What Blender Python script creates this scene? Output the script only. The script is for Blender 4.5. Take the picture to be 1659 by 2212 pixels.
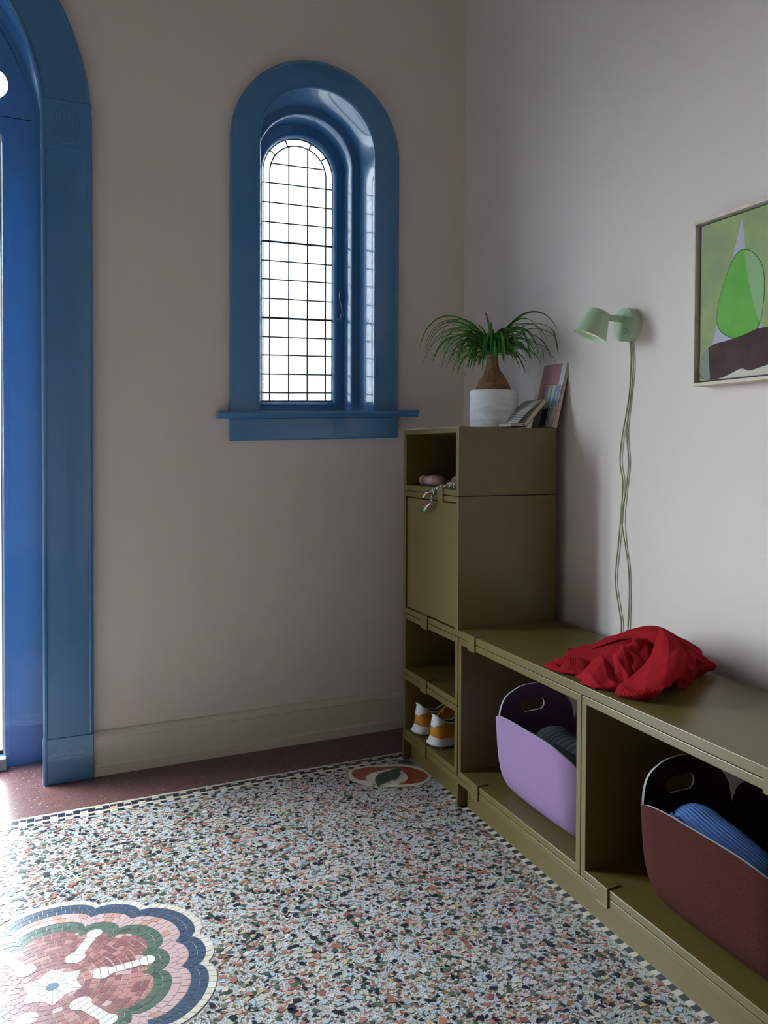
import bpy, bmesh, math, random
from mathutils import Vector, Matrix
random.seed(7)
PI = math.pi
S = bpy.context.scene
C = S.collection
for o in list(bpy.data.objects): bpy.data.objects.remove(o)

# ------------------------------------------------------------------ camera
IW, IH = 1659.0, 2212.0
CAM = Vector((-1.53039, -2.99998, 1.1095))
YAW, PITCH, ROLL = -0.46705, -0.01983, 0.00584
FPX, PX, PY = 1753.72, 992.55, 1007.94
_f = Vector((math.sin(-YAW)*math.cos(PITCH), math.cos(YAW)*math.cos(PITCH), math.sin(PITCH)))
_r = _f.cross(Vector((0, 0, 1))).normalized(); _u = _r.cross(_f)
_R = _r*math.cos(ROLL)+_u*math.sin(ROLL); _U = -_r*math.sin(ROLL)+_u*math.cos(ROLL)
cd = bpy.data.cameras.new('camera'); cam = bpy.data.objects.new('camera', cd); C.objects.link(cam)
cam.matrix_world = Matrix(((_R.x, _U.x, -_f.x, CAM.x), (_R.y, _U.y, -_f.y, CAM.y), (_R.z, _U.z, -_f.z, CAM.z), (0, 0, 0, 1)))
cd.sensor_fit = 'HORIZONTAL'; cd.sensor_width = 36.0; cd.lens = FPX/IW*36.0
cd.shift_x = (IW/2-PX)/IW; cd.shift_y = (PY-IH/2)/IW
cd.clip_start = 0.02; cd.clip_end = 200
S.camera = cam
def in_view(x, y, z, m=10):
    d = Vector((x, y, z))-CAM; w = d.dot(_f)
    if w <= 0.05: return False
    u = PX+FPX*d.dot(_R)/w; v = PY-FPX*d.dot(_U)/w
    return -m < u < IW+m and -m < v < IH+m

# ------------------------------------------------------------------ world, light, exposure
SKY = 14.8
w = bpy.data.worlds.new('overcast_sky'); S.world = w; w.use_nodes = True
bg = w.node_tree.nodes['Background']
bg.inputs[0].default_value = (0.81, 0.905, 1.0, 1); bg.inputs[1].default_value = SKY   # evenly overcast white sky
S.view_settings.view_transform = 'Standard'; S.view_settings.look = 'None'
S.view_settings.exposure = 1.10; S.view_settings.gamma = 1.0; S.view_settings.use_curve_mapping = False
def portal(name, loc, sx, sy, rot):
    l = bpy.data.lights.new(name, 'AREA'); l.shape = 'RECTANGLE'; l.size = sx; l.size_y = sy; l.cycles.is_portal = True
    o = bpy.data.objects.new(name, l); C.objects.link(o); o.location = loc; o.rotation_euler = rot
portal('door_daylight_portal', (-2.3045, 0.33, 1.25), 1.6, 2.7, (-PI/2, 0, 0))
portal('window_daylight_portal', (-0.625, 0.33, 1.83), 0.5, 1.3, (-PI/2, 0, 0))

# ------------------------------------------------------------------ materials
def lin(c):
    return tuple(((v/255.0)/12.92 if v/255.0 <= 0.04045 else ((v/255.0+0.055)/1.055)**2.4) for v in c)
M = {}
def mat(name, rgb, rough=0.5, spec=0.5, metal=0.0, var=0.0, vscale=8.0, bump=0.0, bscale=60.0, sheen=0.0, rgb2=None, coat=0.0):
    m = bpy.data.materials.new(name); m.use_nodes = True; nt = m.node_tree; b = nt.nodes['Principled BSDF']
    c = lin(rgb); b.inputs['Base Color'].default_value = (*c, 1); b.inputs['Roughness'].default_value = rough
    b.inputs['Specular IOR Level'].default_value = spec; b.inputs['Metallic'].default_value = metal
    if sheen: b.inputs['Sheen Weight'].default_value = sheen; b.inputs['Sheen Roughness'].default_value = 0.5
    if coat: b.inputs['Coat Weight'].default_value = coat; b.inputs['Coat Roughness'].default_value = 0.045
    tc = nt.nodes.new('ShaderNodeTexCoord')
    if var or rgb2:
        n = nt.nodes.new('ShaderNodeTexNoise'); n.inputs['Scale'].default_value = vscale; n.inputs['Detail'].default_value = 6
        nt.links.new(tc.outputs['Object'], n.inputs['Vector'])
        mx = nt.nodes.new('ShaderNodeMix'); mx.data_type = 'RGBA'
        c2 = lin(rgb2) if rgb2 else tuple(v*(1-var) for v in c)
        rp = nt.nodes.new('ShaderNodeMapRange'); rp.inputs[1].default_value = 0.35; rp.inputs[2].default_value = 0.65
        nt.links.new(n.outputs['Fac'], rp.inputs[0]); nt.links.new(rp.outputs[0], mx.inputs[0])
        mx.inputs[6].default_value = (*c, 1); mx.inputs[7].default_value = (*c2, 1)
        nt.links.new(mx.outputs[2], b.inputs['Base Color'])
    if bump:
        n2 = nt.nodes.new('ShaderNodeTexNoise'); n2.inputs['Scale'].default_value = bscale; n2.inputs['Detail'].default_value = 4
        nt.links.new(tc.outputs['Object'], n2.inputs['Vector'])
        bp = nt.nodes.new('ShaderNodeBump'); bp.inputs['Strength'].default_value = bump; bp.inputs['Distance'].default_value = 0.002
        nt.links.new(n2.outputs['Fac'], bp.inputs['Height']); nt.links.new(bp.outputs[0], b.inputs['Normal'])
    M[name] = m
    return m
mat('wall_plaster', (232, 221, 213), 0.85, 0.25, var=0.03, vscale=3, bump=0.25, bscale=90)
mat('ceiling_plaster', (150, 145, 136), 0.9, 0.2)
mat('baseboard_paint', (226, 219, 204), 0.45, 0.4, var=0.03, vscale=5)
mat('blue_gloss', (72, 134, 186), 0.25, 0.5, var=0.05, vscale=14, bump=0.05, bscale=25, coat=1.0)
mat('olive_metal', (101, 86, 42), 0.33, 0.6, var=0.02, vscale=30)
mat('olive_dark_gap', (30, 27, 16), 0.8, 0.2)
mat('lead', (62, 66, 72), 0.5, 0.4, metal=0.3)
mat('latch_iron', (150, 160, 175), 0.35, 0.5, metal=0.7)
mat('stone_sill', (176, 170, 160), 0.7, 0.3, var=0.2, vscale=20)
mat('rubber_black', (22, 20, 18), 0.6, 0.3)
mat('white_strip', (215, 214, 208), 0.5, 0.4)
mat('paving', (84, 82, 78), 0.9, 0.2)
mat('backdrop_render', (196, 170, 158), 0.9, 0.2, var=0.15, vscale=1.5)
mat('backdrop_render', (226, 210, 204), 0.9, 0.2, var=0.1, vscale=1.5)
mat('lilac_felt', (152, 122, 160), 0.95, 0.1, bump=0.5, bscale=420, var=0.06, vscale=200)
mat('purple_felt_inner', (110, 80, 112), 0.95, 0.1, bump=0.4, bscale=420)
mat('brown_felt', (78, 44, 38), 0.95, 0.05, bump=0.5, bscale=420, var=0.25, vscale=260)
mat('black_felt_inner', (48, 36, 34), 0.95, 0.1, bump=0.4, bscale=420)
mat('felt_edge', (205, 205, 212), 0.9, 0.1)
mat('red_knit', (152, 28, 36), 0.95, 0.06, bump=0.5, bscale=500, var=0.1, vscale=60)
mat('charcoal_knit', (82, 86, 94), 0.95, 0.1, bump=0.6, bscale=500)
mat('blue_knit', (84, 112, 168), 0.95, 0.06, bump=0.6, bscale=600)
mat('pot_marble', (226, 227, 230), 0.45, 0.35)
mat('soil', (52, 40, 30), 0.95, 0.1, bump=0.8, bscale=120)
mat('bark', (156, 116, 82), 0.85, 0.2, rgb2=(120, 86, 60), vscale=90, bump=1.0, bscale=130)
mat('leaf_green', (64, 130, 34), 0.4, 0.45, rgb2=(40, 98, 28), vscale=14)
mat('leaf_green_light', (92, 158, 44), 0.4, 0.45, rgb2=(60, 124, 34), vscale=14)
mat('book_pink', (190, 142, 146), 0.6, 0.3, var=0.04, vscale=20)
mat('book_white', (222, 222, 226), 0.6, 0.3)
mat('page_edge', (206, 196, 176), 0.85, 0.1, rgb2=(192, 180, 158), vscale=300)
mat('magazine_blue', (128, 158, 182), 0.45, 0.35)
mat('magazine_cream', (214, 214, 206), 0.5, 0.3)
mat('magazine_black', (28, 32, 28), 0.5, 0.3)
mat('lamp_green', (182, 204, 172), 0.5, 0.35)
mat('lamp_groove', (96, 128, 104), 0.7, 0.2)
mat('cord_green', (150, 160, 122), 0.6, 0.3)
mat('frame_wood', (228, 214, 198), 0.6, 0.3, rgb2=(212, 196, 176), vscale=40)
mat('canvas_lavender', (188, 188, 202), 0.9, 0.15, bump=0.3, bscale=500)
mat('canvas_cream', (214, 208, 194), 0.9, 0.15, bump=0.3, bscale=500)
mat('paint_olive_green', (166, 184, 124), 0.85, 0.15, rgb2=(152, 168, 126), vscale=12, bump=0.3, bscale=400)
mat('paint_bright_green', (108, 178, 84), 0.85, 0.15, rgb2=(124, 186, 92), vscale=12, bump=0.3, bscale=400)
mat('paint_pale_green', (152, 188, 136), 0.85, 0.15, bump=0.3, bscale=400)
mat('paint_dark_green', (72, 128, 66), 0.85, 0.15)
mat('paint_brown', (90, 72, 68), 0.85, 0.15, rgb2=(78, 62, 60), vscale=18, bump=0.3, bscale=400)
mat('paint_grey_green', (140, 150, 132), 0.85, 0.15, bump=0.3, bscale=400)
mat('shoe_white', (226, 226, 228), 0.5, 0.35)
mat('shoe_sole', (214, 210, 206), 0.55, 0.3)
mat('shoe_mustard', (196, 132, 34), 0.6, 0.3, var=0.08, vscale=50, bump=0.2, bscale=300)
mat('shoe_lining', (120, 116, 112), 0.9, 0.1)
mat('shoe_rubber', (24, 26, 34), 0.7, 0.3)
mat('shoe_lace', (190, 116, 36), 0.8, 0.2)
mat('shoe_print', (120, 116, 108), 0.6, 0.3)
mat('stone_tan', (176, 146, 112), 0.7, 0.3, var=0.1, vscale=60)
mat('stone_red', (150, 92, 80), 0.6, 0.35, rgb2=(206, 184, 174), vscale=30)
mat('stone_white', (206, 192, 184), 0.6, 0.3)
mat('stone_grey', (128, 104, 94), 0.7, 0.3, rgb2=(176, 160, 148), vscale=120)
mat('stone_pink', (186, 148, 146), 0.6, 0.3, var=0.1, vscale=40)
mat('yarn_white', (222, 222, 222), 0.85, 0.15)
mat('yarn_red', (170, 60, 62), 0.85, 0.15)
mat('yarn_green', (24, 108, 72), 0.85, 0.15)
mat('tess_cream', (218, 208, 192), 0.3, 0.5, var=0.08, vscale=45)
mat('tess_beige', (206, 186, 158), 0.3, 0.5, var=0.06, vscale=45)
mat('tess_black', (44, 50, 62), 0.28, 0.5, var=0.2, vscale=60)
mat('tess_navy', (72, 88, 112), 0.28, 0.5, var=0.2, vscale=50)
mat('tess_pink', (206, 172, 170), 0.3, 0.5, var=0.06, vscale=50)
mat('tess_salmon', (198, 148, 136), 0.3, 0.5, var=0.06, vscale=50)
mat('tess_green', (92, 112, 98), 0.3, 0.5, var=0.2, vscale=50)
mat('tess_green_dark', (74, 92, 80), 0.3, 0.5, var=0.15, vscale=50)
mat('tess_red', (166, 108, 104), 0.3, 0.5, rgb2=(150, 96, 96), vscale=50)
mat('tess_red_pale', (190, 132, 126), 0.3, 0.5, var=0.08, vscale=50)
mat('tess_red_deep', (146, 92, 94), 0.3, 0.5, var=0.08, vscale=50)
mat('tess_white', (226, 222, 214), 0.3, 0.5, var=0.04, vscale=50)
mat('tess_blue', (92, 112, 140), 0.3, 0.5)
mat('orn_red', (164, 82, 60), 0.3, 0.5, rgb2=(140, 66, 50), vscale=40)
mat('orn_green', (72, 84, 70), 0.3, 0.5, rgb2=(58, 70, 58), vscale=50)
mat('grout', (186, 180, 172), 0.7, 0.3)

def nodes(m): return m.node_tree, m.node_tree.nodes, m.node_tree.links
def marble():
    nt, n, l = nodes(M['pot_marble']); b = n['Principled BSDF']; tc = n.new('ShaderNodeTexCoord')
    mp = n.new('ShaderNodeMapping'); mp.inputs['Scale'].default_value = (1.0, 1.0, 4.5); mp.inputs['Rotation'].default_value = (0.12, 0.10, 0)
    nz = n.new('ShaderNodeTexNoise'); nz.inputs['Scale'].default_value = 9; nz.inputs['Detail'].default_value = 5; nz.inputs['Distortion'].default_value = 2.2
    cr = n.new('ShaderNodeValToRGB'); e = cr.color_ramp.elements
    e[0].position = 0.30; e[0].color = (*lin((212, 214, 218)), 1); e[1].position = 0.62; e[1].color = (*lin((232, 233, 236)), 1)
    x = e.new(0.47); x.color = (*lin((228, 229, 232)), 1); x = e.new(0.43); x.color = (*lin((216, 218, 222)), 1)
    l.new(tc.outputs['Object'], mp.inputs[0]); l.new(mp.outputs[0], nz.inputs['Vector']); l.new(nz.outputs['Fac'], cr.inputs[0]); l.new(cr.outputs[0], b.inputs['Base Color'])
marble()

def glass_mat(name, haze, tint):
    m = bpy.data.materials.new(name); m.use_nodes = True; nt, n, l = nodes(m); n.remove(n['Principled BSDF']); out = n['Material Output']
    t = n.new('ShaderNodeBsdfTransparent'); t.inputs[0].default_value = (*tint, 1)
    g = n.new('ShaderNodeBsdfGlossy'); g.inputs['Roughness'].default_value = 0.08
    mx = n.new('ShaderNodeMixShader'); mx.inputs[0].default_value = 0.05
    if haze:   # obscured glass: scattering refraction plus a little translucency
        t = n.new('ShaderNodeBsdfRefraction'); t.inputs['Color'].default_value = (*tint, 1); t.inputs['Roughness'].default_value = 0.34; t.inputs['IOR'].default_value = 1.2
        tr = n.new('ShaderNodeBsdfTranslucent'); tr.inputs[0].default_value = (*tint, 1)
        tc = n.new('ShaderNodeTexCoord'); nz = n.new('ShaderNodeTexNoise'); nz.inputs['Scale'].default_value = 110; nz.inputs['Detail'].default_value = 3
        bp = n.new('ShaderNodeBump'); bp.inputs['Strength'].default_value = 0.9; bp.inputs['Distance'].default_value = 0.004
        l.new(tc.outputs['Object'], nz.inputs['Vector']); l.new(nz.outputs['Fac'], bp.inputs['Height'])
        for q in (tr, g, t): l.new(bp.outputs[0], q.inputs['Normal'])
        m2 = n.new('ShaderNodeMixShader'); m2.inputs[0].default_value = haze; l.new(t.outputs[0], m2.inputs[1]); l.new(tr.outputs[0], m2.inputs[2]); base = m2
    else: base = t
    l.new(base.outputs[0], mx.inputs[1]); l.new(g.outputs[0], mx.inputs[2]); l.new(mx.outputs[0], out.inputs[0])
    M[name] = m
glass_mat('clear_glass', 0.0, (0.95, 0.97, 0.96))
glass_mat('cathedral_glass', 0.45, (0.38, 0.39, 0.39))

def lampglow():
    m = bpy.data.materials.new('lamp_diffuser'); m.use_nodes = True; b = m.node_tree.nodes['Principled BSDF']
    b.inputs['Base Color'].default_value = (*lin((232, 226, 204)), 1); b.inputs['Roughness'].default_value = 0.5
    b.inputs['Emission Color'].default_value = (*lin((250, 238, 206)), 1); b.inputs['Emission Strength'].default_value = 0.10
    M['lamp_diffuser'] = m
lampglow()

def terrazzo_base():
    m = bpy.data.materials.new('terrazzo_ground'); m.use_nodes = True; nt, n, l = nodes(m); b = n['Principled BSDF']
    b.inputs['Roughness'].default_value = 0.3; b.inputs['Specular IOR Level'].default_value = 0.5
    tc = n.new('ShaderNodeTexCoord')
    nz = n.new('ShaderNodeTexNoise'); nz.inputs['Scale'].default_value = 120
    ad = n.new('ShaderNodeMix'); ad.data_type = 'VECTOR'; ad.inputs[0].default_value = 0.006
    l.new(tc.outputs['Object'], nz.inputs['Vector']); l.new(tc.outputs['Object'], ad.inputs[4]); l.new(nz.outputs['Color'], ad.inputs[5])
    v = n.new('ShaderNodeTexVoronoi'); v.inputs['Scale'].default_value = 190; v.voronoi_dimensions = '2D'
    e = n.new('ShaderNodeTexVoronoi'); e.feature = 'DISTANCE_TO_EDGE'; e.inputs['Scale'].default_value = 190; e.voronoi_dimensions = '2D'
    l.new(ad.outputs[1], v.inputs['Vector']); l.new(ad.outputs[1], e.inputs['Vector'])
    sp = n.new('ShaderNodeSeparateColor'); l.new(v.outputs['Color'], sp.inputs[0])
    cr = n.new('ShaderNodeValToRGB'); cr.color_ramp.interpolation = 'CONSTANT'; el = cr.color_ramp.elements
    stops = [(0.0, (208, 209, 211)), (0.56, (186, 182, 176)), (0.72, (150, 142, 130)), (0.78, (150, 112, 74)), (0.85, (96, 92, 90)), (0.90, (176, 108, 92)), (0.94, (58, 64, 70)), (0.97, (190, 204, 214))]
    el[0].position = 0; el[0].color = (*lin(stops[0][1]), 1); el[1].position = stops[1][0]; el[1].color = (*lin(stops[1][1]), 1)
    for p, c in stops[2:]:
        q = el.new(p); q.color = (*lin(c), 1)
    l.new(sp.outputs[0], cr.inputs[0])
    lt = n.new('ShaderNodeMath'); lt.operation = 'LESS_THAN'; lt.inputs[1].default_value = 0.085; l.new(e.outputs['Distance'], lt.inputs[0])
    mx = n.new('ShaderNodeMix'); mx.data_type = 'RGBA'; l.new(lt.outputs[0], mx.inputs[0]); l.new(cr.outputs[0], mx.inputs[6]); mx.inputs[7].default_value = (*lin((104, 96, 84)), 1)
    l.new(mx.outputs[2], b.inputs['Base Color']); M['terrazzo_ground'] = m
    m = bpy.data.materials.new('terrazzo_chip'); m.use_nodes = True; nt, n, l = nodes(m); b = n['Principled BSDF']
    a = n.new('ShaderNodeVertexColor'); a.layer_name = 'Col'; l.new(a.outputs[0], b.inputs['Base Color']); b.inputs['Roughness'].default_value = 0.3
    M['terrazzo_chip'] = m
    m = bpy.data.materials.new('terrazzo_dark_red'); m.use_nodes = True; nt, n, l = nodes(m); b = n['Principled BSDF']; b.inputs['Roughness'].default_value = 0.32
    tc = n.new('ShaderNodeTexCoord'); v = n.new('ShaderNodeTexVoronoi'); v.inputs['Scale'].default_value = 330; v.voronoi_dimensions = '2D'
    l.new(tc.outputs['Object'], v.inputs['Vector']); sp = n.new('ShaderNodeSeparateColor'); l.new(v.outputs['Color'], sp.inputs[0])
    cr = n.new('ShaderNodeValToRGB'); cr.color_ramp.interpolation = 'CONSTANT'; el = cr.color_ramp.elements
    el[0].position = 0; el[0].color = (*lin((116, 78, 74)), 1); el[1].position = 0.35; el[1].color = (*lin((102, 68, 66)), 1)
    for p, c in [(0.62, (128, 88, 82)), (0.78, (82, 62, 62)), (0.92, (88, 76, 78)), (0.992, (190, 182, 176))]:
        q = el.new(p); q.color = (*lin(c), 1)
    l.new(sp.outputs[0], cr.inputs[0]); l.new(cr.outputs[0], b.inputs['Base Color']); M['terrazzo_dark_red'] = m
terrazzo_base()

def print_mat():
    # rows of grey text lines on a book page
    m = bpy.data.materials.new('printed_page'); m.use_nodes = True; nt, n, l = nodes(m); b = n['Principled BSDF']; b.inputs['Roughness'].default_value = 0.85
    tc = n.new('ShaderNodeTexCoord'); sx = n.new('ShaderNodeSeparateXYZ'); l.new(tc.outputs['UV'], sx.inputs[0])
    f = n.new('ShaderNodeMath'); f.operation = 'MULTIPLY'; f.inputs[1].default_value = 16; l.new(sx.outputs[1], f.inputs[0])
    fr = n.new('ShaderNodeMath'); fr.operation = 'FRACT'; l.new(f.outputs[0], fr.inputs[0])
    gt = n.new('ShaderNodeMath'); gt.operation = 'GREATER_THAN'; gt.inputs[1].default_value = 0.55; l.new(fr.outputs[0], gt.inputs[0])
    mp = n.new('ShaderNodeMapping'); mp.inputs['Scale'].default_value = (60, 16, 1); l.new(tc.outputs['UV'], mp.inputs[0])
    nz = n.new('ShaderNodeTexNoise'); nz.inputs['Scale'].default_value = 1.0; l.new(mp.outputs[0], nz.inputs['Vector'])
    g2 = n.new('ShaderNodeMath'); g2.operation = 'GREATER_THAN'; g2.inputs[1].default_value = 0.42; l.new(nz.outputs['Fac'], g2.inputs[0])
    mu = n.new('ShaderNodeMath'); mu.operation = 'MULTIPLY'; l.new(gt.outputs[0], mu.inputs[0]); l.new(g2.outputs[0], mu.inputs[1])
    mx = n.new('ShaderNodeMix'); mx.data_type = 'RGBA'; l.new(mu.outputs[0], mx.inputs[0]); mx.inputs[6].default_value = (*lin((214, 212, 208)), 1); mx.inputs[7].default_value = (*lin((136, 136, 140)), 1)
    l.new(mx.outputs[2], b.inputs['Base Color']); M['printed_page'] = m
print_mat()

# ------------------------------------------------------------------ helpers
def link(o, parent=None):
    C.objects.link(o)
    if parent: o.parent = parent
    return o
def tag(o, label=None, cat=None, group=None, kind=None):
    if label: o['label'] = label
    if cat: o['category'] = cat
    if group: o['group'] = group
    if kind: o['kind'] = kind
    return o
def empty(name, loc=(0, 0, 0)):
    o = bpy.data.objects.new(name, None); o.empty_display_size = 0.05; C.objects.link(o); o.location = loc; return o
def thing(name, label, cat, loc=(0, 0, 0), group=None):
    return tag(empty(name, loc), label, cat, group)
def offs(parent):
    return Vector(parent.location) if parent is not None and parent.parent is None else (Vector(parent.parent.location)+Vector(parent.location) if parent is not None else Vector((0, 0, 0)))
def pydata(name, verts, faces, m, parent=None, smooth=False, mats=None, fm=None, bevel=0.0, bseg=2, solid=0.0, subs=0, soff=-1.0, origin=None):
    """verts in world coordinates; stored relative to the parent chain (all objects unrotated)."""
    base = Vector((0, 0, 0)); p = parent
    while p is not None: base = base+Vector(p.location); p = p.parent
    loc = Vector((0, 0, 0))
    if origin is not None: loc = Vector(origin)-base
    me = bpy.data.meshes.new(name)
    me.from_pydata([tuple(Vector(v)-base-loc) for v in verts], [], faces); me.validate()
    if mats:
        for x in mats: me.materials.append(M[x])
        for pl, i in zip(me.polygons, fm): pl.material_index = i
    else: me.materials.append(M[m])
    if smooth:
        for pl in me.polygons: pl.use_smooth = True
    o = bpy.data.objects.new(name, me); o.location = loc; link(o, parent)
    if solid:
        s = o.modifiers.new('thickness', 'SOLIDIFY'); s.thickness = solid; s.offset = soff
    if bevel:
        b = o.modifiers.new('bevel', 'BEVEL'); b.width = bevel; b.segments = bseg; b.limit_method = 'ANGLE'; b.angle_limit = math.radians(40)
    if subs:
        s = o.modifiers.new('subsurf', 'SUBSURF'); s.levels = subs; s.render_levels = subs
    return o
def auto_smooth(o, ang=35):
    me = o.data
    for pl in me.polygons: pl.use_smooth = True
    me.set_sharp_from_angle(angle=math.radians(ang))
    return o
class MB:
    def __init__(s): s.v = []; s.f = []; s.m = []
    def box(s, x0, x1, y0, y1, z0, z1, mi=0):
        x0, x1 = min(x0, x1), max(x0, x1); y0, y1 = min(y0, y1), max(y0, y1); z0, z1 = min(z0, z1), max(z0, z1)
        b = len(s.v); s.v += [(x0, y0, z0), (x1, y0, z0), (x1, y1, z0), (x0, y1, z0), (x0, y0, z1), (x1, y0, z1), (x1, y1, z1), (x0, y1, z1)]
        for q in ((0, 3, 2, 1), (4, 5, 6, 7), (0, 1, 5, 4), (1, 2, 6, 5), (2, 3, 7, 6), (3, 0, 4, 7)): s.f.append(tuple(b+i for i in q)); s.m.append(mi)
        return s
    def grid(s, rows, close_u=False, close_v=False, mi=0, flip=False):
        b = len(s.v); nr = len(rows); nc = len(rows[0])
        for r in rows: s.v += [tuple(p) for p in r]
        for i in range(nr if close_v else nr-1):
            for j in range(nc if close_u else nc-1):
                q = (b+i*nc+j, b+i*nc+(j+1) % nc, b+((i+1) % nr)*nc+(j+1) % nc, b+((i+1) % nr)*nc+j)
                s.f.append(q[::-1] if flip else q); s.m.append(mi)
        return s
    def cap(s, ring, mi=0, flip=False):
        b = len(s.v); s.v += [tuple(p) for p in ring]; q = tuple(range(b, b+len(ring))); s.f.append(q[::-1] if flip else q); s.m.append(mi); return s
    def prism(s, poly, z0, z1, mi=0):
        n = len(poly); b = len(s.v)
        s.v += [(x, y, z0) for x, y in poly]+[(x, y, z1) for x, y in poly]
        s.f.append(tuple(b+n+i for i in range(n))); s.m.append(mi)
        for i in range(n): s.f.append((b+i, b+(i+1) % n, b+n+(i+1) % n, b+n+i)); s.m.append(mi)
        return s
    def tube(s, pts, rad, n=8, caps=True, mi=0):
        pts = [Vector(p) for p in pts]; rows = []
        up = None
        for i, p in enumerate(pts):
            t = (pts[min(i+1, len(pts)-1)]-pts[max(i-1, 0)]).normalized()
            if up is None:
                up = Vector((0, 0, 1)) if abs(t.z) < 0.9 else Vector((1, 0, 0))
            up = (up-t*up.dot(t)).normalized(); sd = t.cross(up)
            r = rad(i/(len(pts)-1)) if callable(rad) else rad
            rows.append([p+(up*math.cos(a)+sd*math.sin(a))*r for a in [2*PI*k/n for k in range(n)]])
        s.grid(rows, close_u=True, mi=mi)
        if caps: s.cap(rows[0], mi); s.cap(rows[-1], mi, True)
        return s
    def build(s, name, m=None, parent=None, mats=None, **k):
        return pydata(name, s.v, s.f, m, parent, mats=mats, fm=s.m if mats else None, **k)
def box(name, x0, x1, y0, y1, z0, z1, m, parent=None, bevel=0.0, **k):
    return MB().box(x0, x1, y0, y1, z0, z1).build(name, m, parent, bevel=bevel, **k)
def cr(p0, p1, p2, p3, t):
    return 0.5*((2*p1)+(p2-p0)*t+(2*p0-5*p1+4*p2-p3)*t*t+(3*p1-p0-3*p2+p3)*t*t*t)
def spline(pts, per):
    P = [Vector(p) for p in pts]; out = []
    for i in range(len(P)-1):
        a = P[max(i-1, 0)] if i > 0 else P[0]*2-P[1]; d = P[i+2] if i+2 < len(P) else P[-1]*2-P[-2]
        for k in range(per): out.append(cr(a, P[i], P[i+1], d, k/per))
    out.append(P[-1]); return out
def patch(ctrl, pu, pv):
    rows = [spline(r, pu) for r in ctrl]; n = len(rows[0])
    cols = [spline([r[j] for r in rows], pv) for j in range(n)]
    return [[cols[j][i] for j in range(n)] for i in range(len(cols[0]))]

# ================================================================== SETTING
XL, YF, ZC = -4.61, -6.2, 3.4           # left wall, wall behind the camera, ceiling
fill_cache = None
def filled(name, loops, to3, m, parent, extrude, smooth=False, bevel=0.0):
    """planar region with holes: first loop outer; to3 maps (a,b)->Vector; extrude: Vector."""
    bm = bmesh.new(); ed = []
    for lp in loops:
        vs = [bm.verts.new(to3(a, b)) for a, b in lp]
        for i in range(len(vs)): ed.append(bm.edges.new((vs[i], vs[(i+1) % len(vs)])))
    bmesh.ops.triangle_fill(bm, use_beauty=True, use_dissolve=False, edges=ed)
    g = bmesh.ops.extrude_face_region(bm, geom=bm.faces[:])
    bmesh.ops.translate(bm, verts=[e for e in g['geom'] if isinstance(e, bmesh.types.BMVert)], vec=extrude)
    bmesh.ops.recalc_face_normals(bm, faces=bm.faces[:])
    vs = [v.co.copy() for v in bm.verts]; bm.verts.index_update(); fs = [tuple(v.index for v in f.verts) for f in bm.faces]; bm.free()
    return pydata(name, vs, fs, m, parent, smooth=smooth, bevel=bevel)
def arch(cx, R, zs, z0, n=40):
    """(x,z) from right foot up and over to left foot."""
    pts = [(cx+R, z0)]
    for i in range(n+1):
        a = PI*i/n; pts.append((cx+R*math.cos(a), zs+R*math.sin(a)))
    pts.append((cx-R, z0)); return pts
# door / window parameters
DC, DR, DRO, DZ = -2.3045, 0.75, 0.903, 2.165
WC, WR, WRO, WZ, WSH = -0.626, 0.2205, 0.325, 2.236, 0.032
def wsh(p):  # this old window sits slightly out of level
    return (p[0], p[1], p[2]+WSH*(p[0]-WC))

# floor
floor = tag(pydata('floor', [(XL, YF, 0), (0.05, YF, 0), (0.05, 0.36, 0), (XL, 0.36, 0)], [(0, 1, 2, 3)], 'terrazzo_ground'), kind='structure')
pydata('floor_slab', [(XL-.3, YF-.3, -0.16), (0.35, YF-.3, -0.16), (0.35, 0.36, -0.16), (XL-.3, 0.36, -0.16), (XL-.3, YF-.3, -0.002), (0.35, YF-.3, -0.002), (0.35, 0.36, -0.002), (XL-.3, 0.36, -0.002)],
       [(0, 3, 2, 1), (4, 5, 6, 7), (0, 1, 5, 4), (1, 2, 6, 5), (2, 3, 7, 6), (3, 0, 4, 7)], 'grout', floor)
# walls
rect = [(0.25, -0.002), (0.25, ZC+.15), (XL-.25, ZC+.15), (XL-.25, -0.002)]
dl = arch(DC, DR+0.004, DZ, -0.002); wl = [(x, z+WSH*(x-WC)) for x, z in arch(WC, WR+0.004, WZ, 1.235)]
# door opening reaches the floor: cut it into the outline
outline = [(0.25, -0.002), (0.25, ZC+.15), (XL-.25, ZC+.15), (XL-.25, -0.002)]+dl[::-1]
wall_back = tag(filled('wall_back', [outline, wl], lambda a, b: Vector((a, 0, b)), 'wall_plaster', None, Vector((0, 0.30, 0))), kind='structure')
tag(box('wall_right', 0, 0.25, YF-.25, 0.0, -0.002, ZC+.15, 'wall_plaster'), kind='structure')
tag(box('wall_left', XL-.25, XL, YF-.25, 0.0, -0.002, ZC+.15, 'wall_plaster'), kind='structure')
tag(box('wall_front', XL, 0.0, YF-.25, YF, -0.002, ZC+.15, 'wall_plaster'), kind='structure')
tag(box('ceiling', XL, 0.0, YF, 0.0, ZC, ZC+.15, 'ceiling_plaster'), kind='structure')
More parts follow.
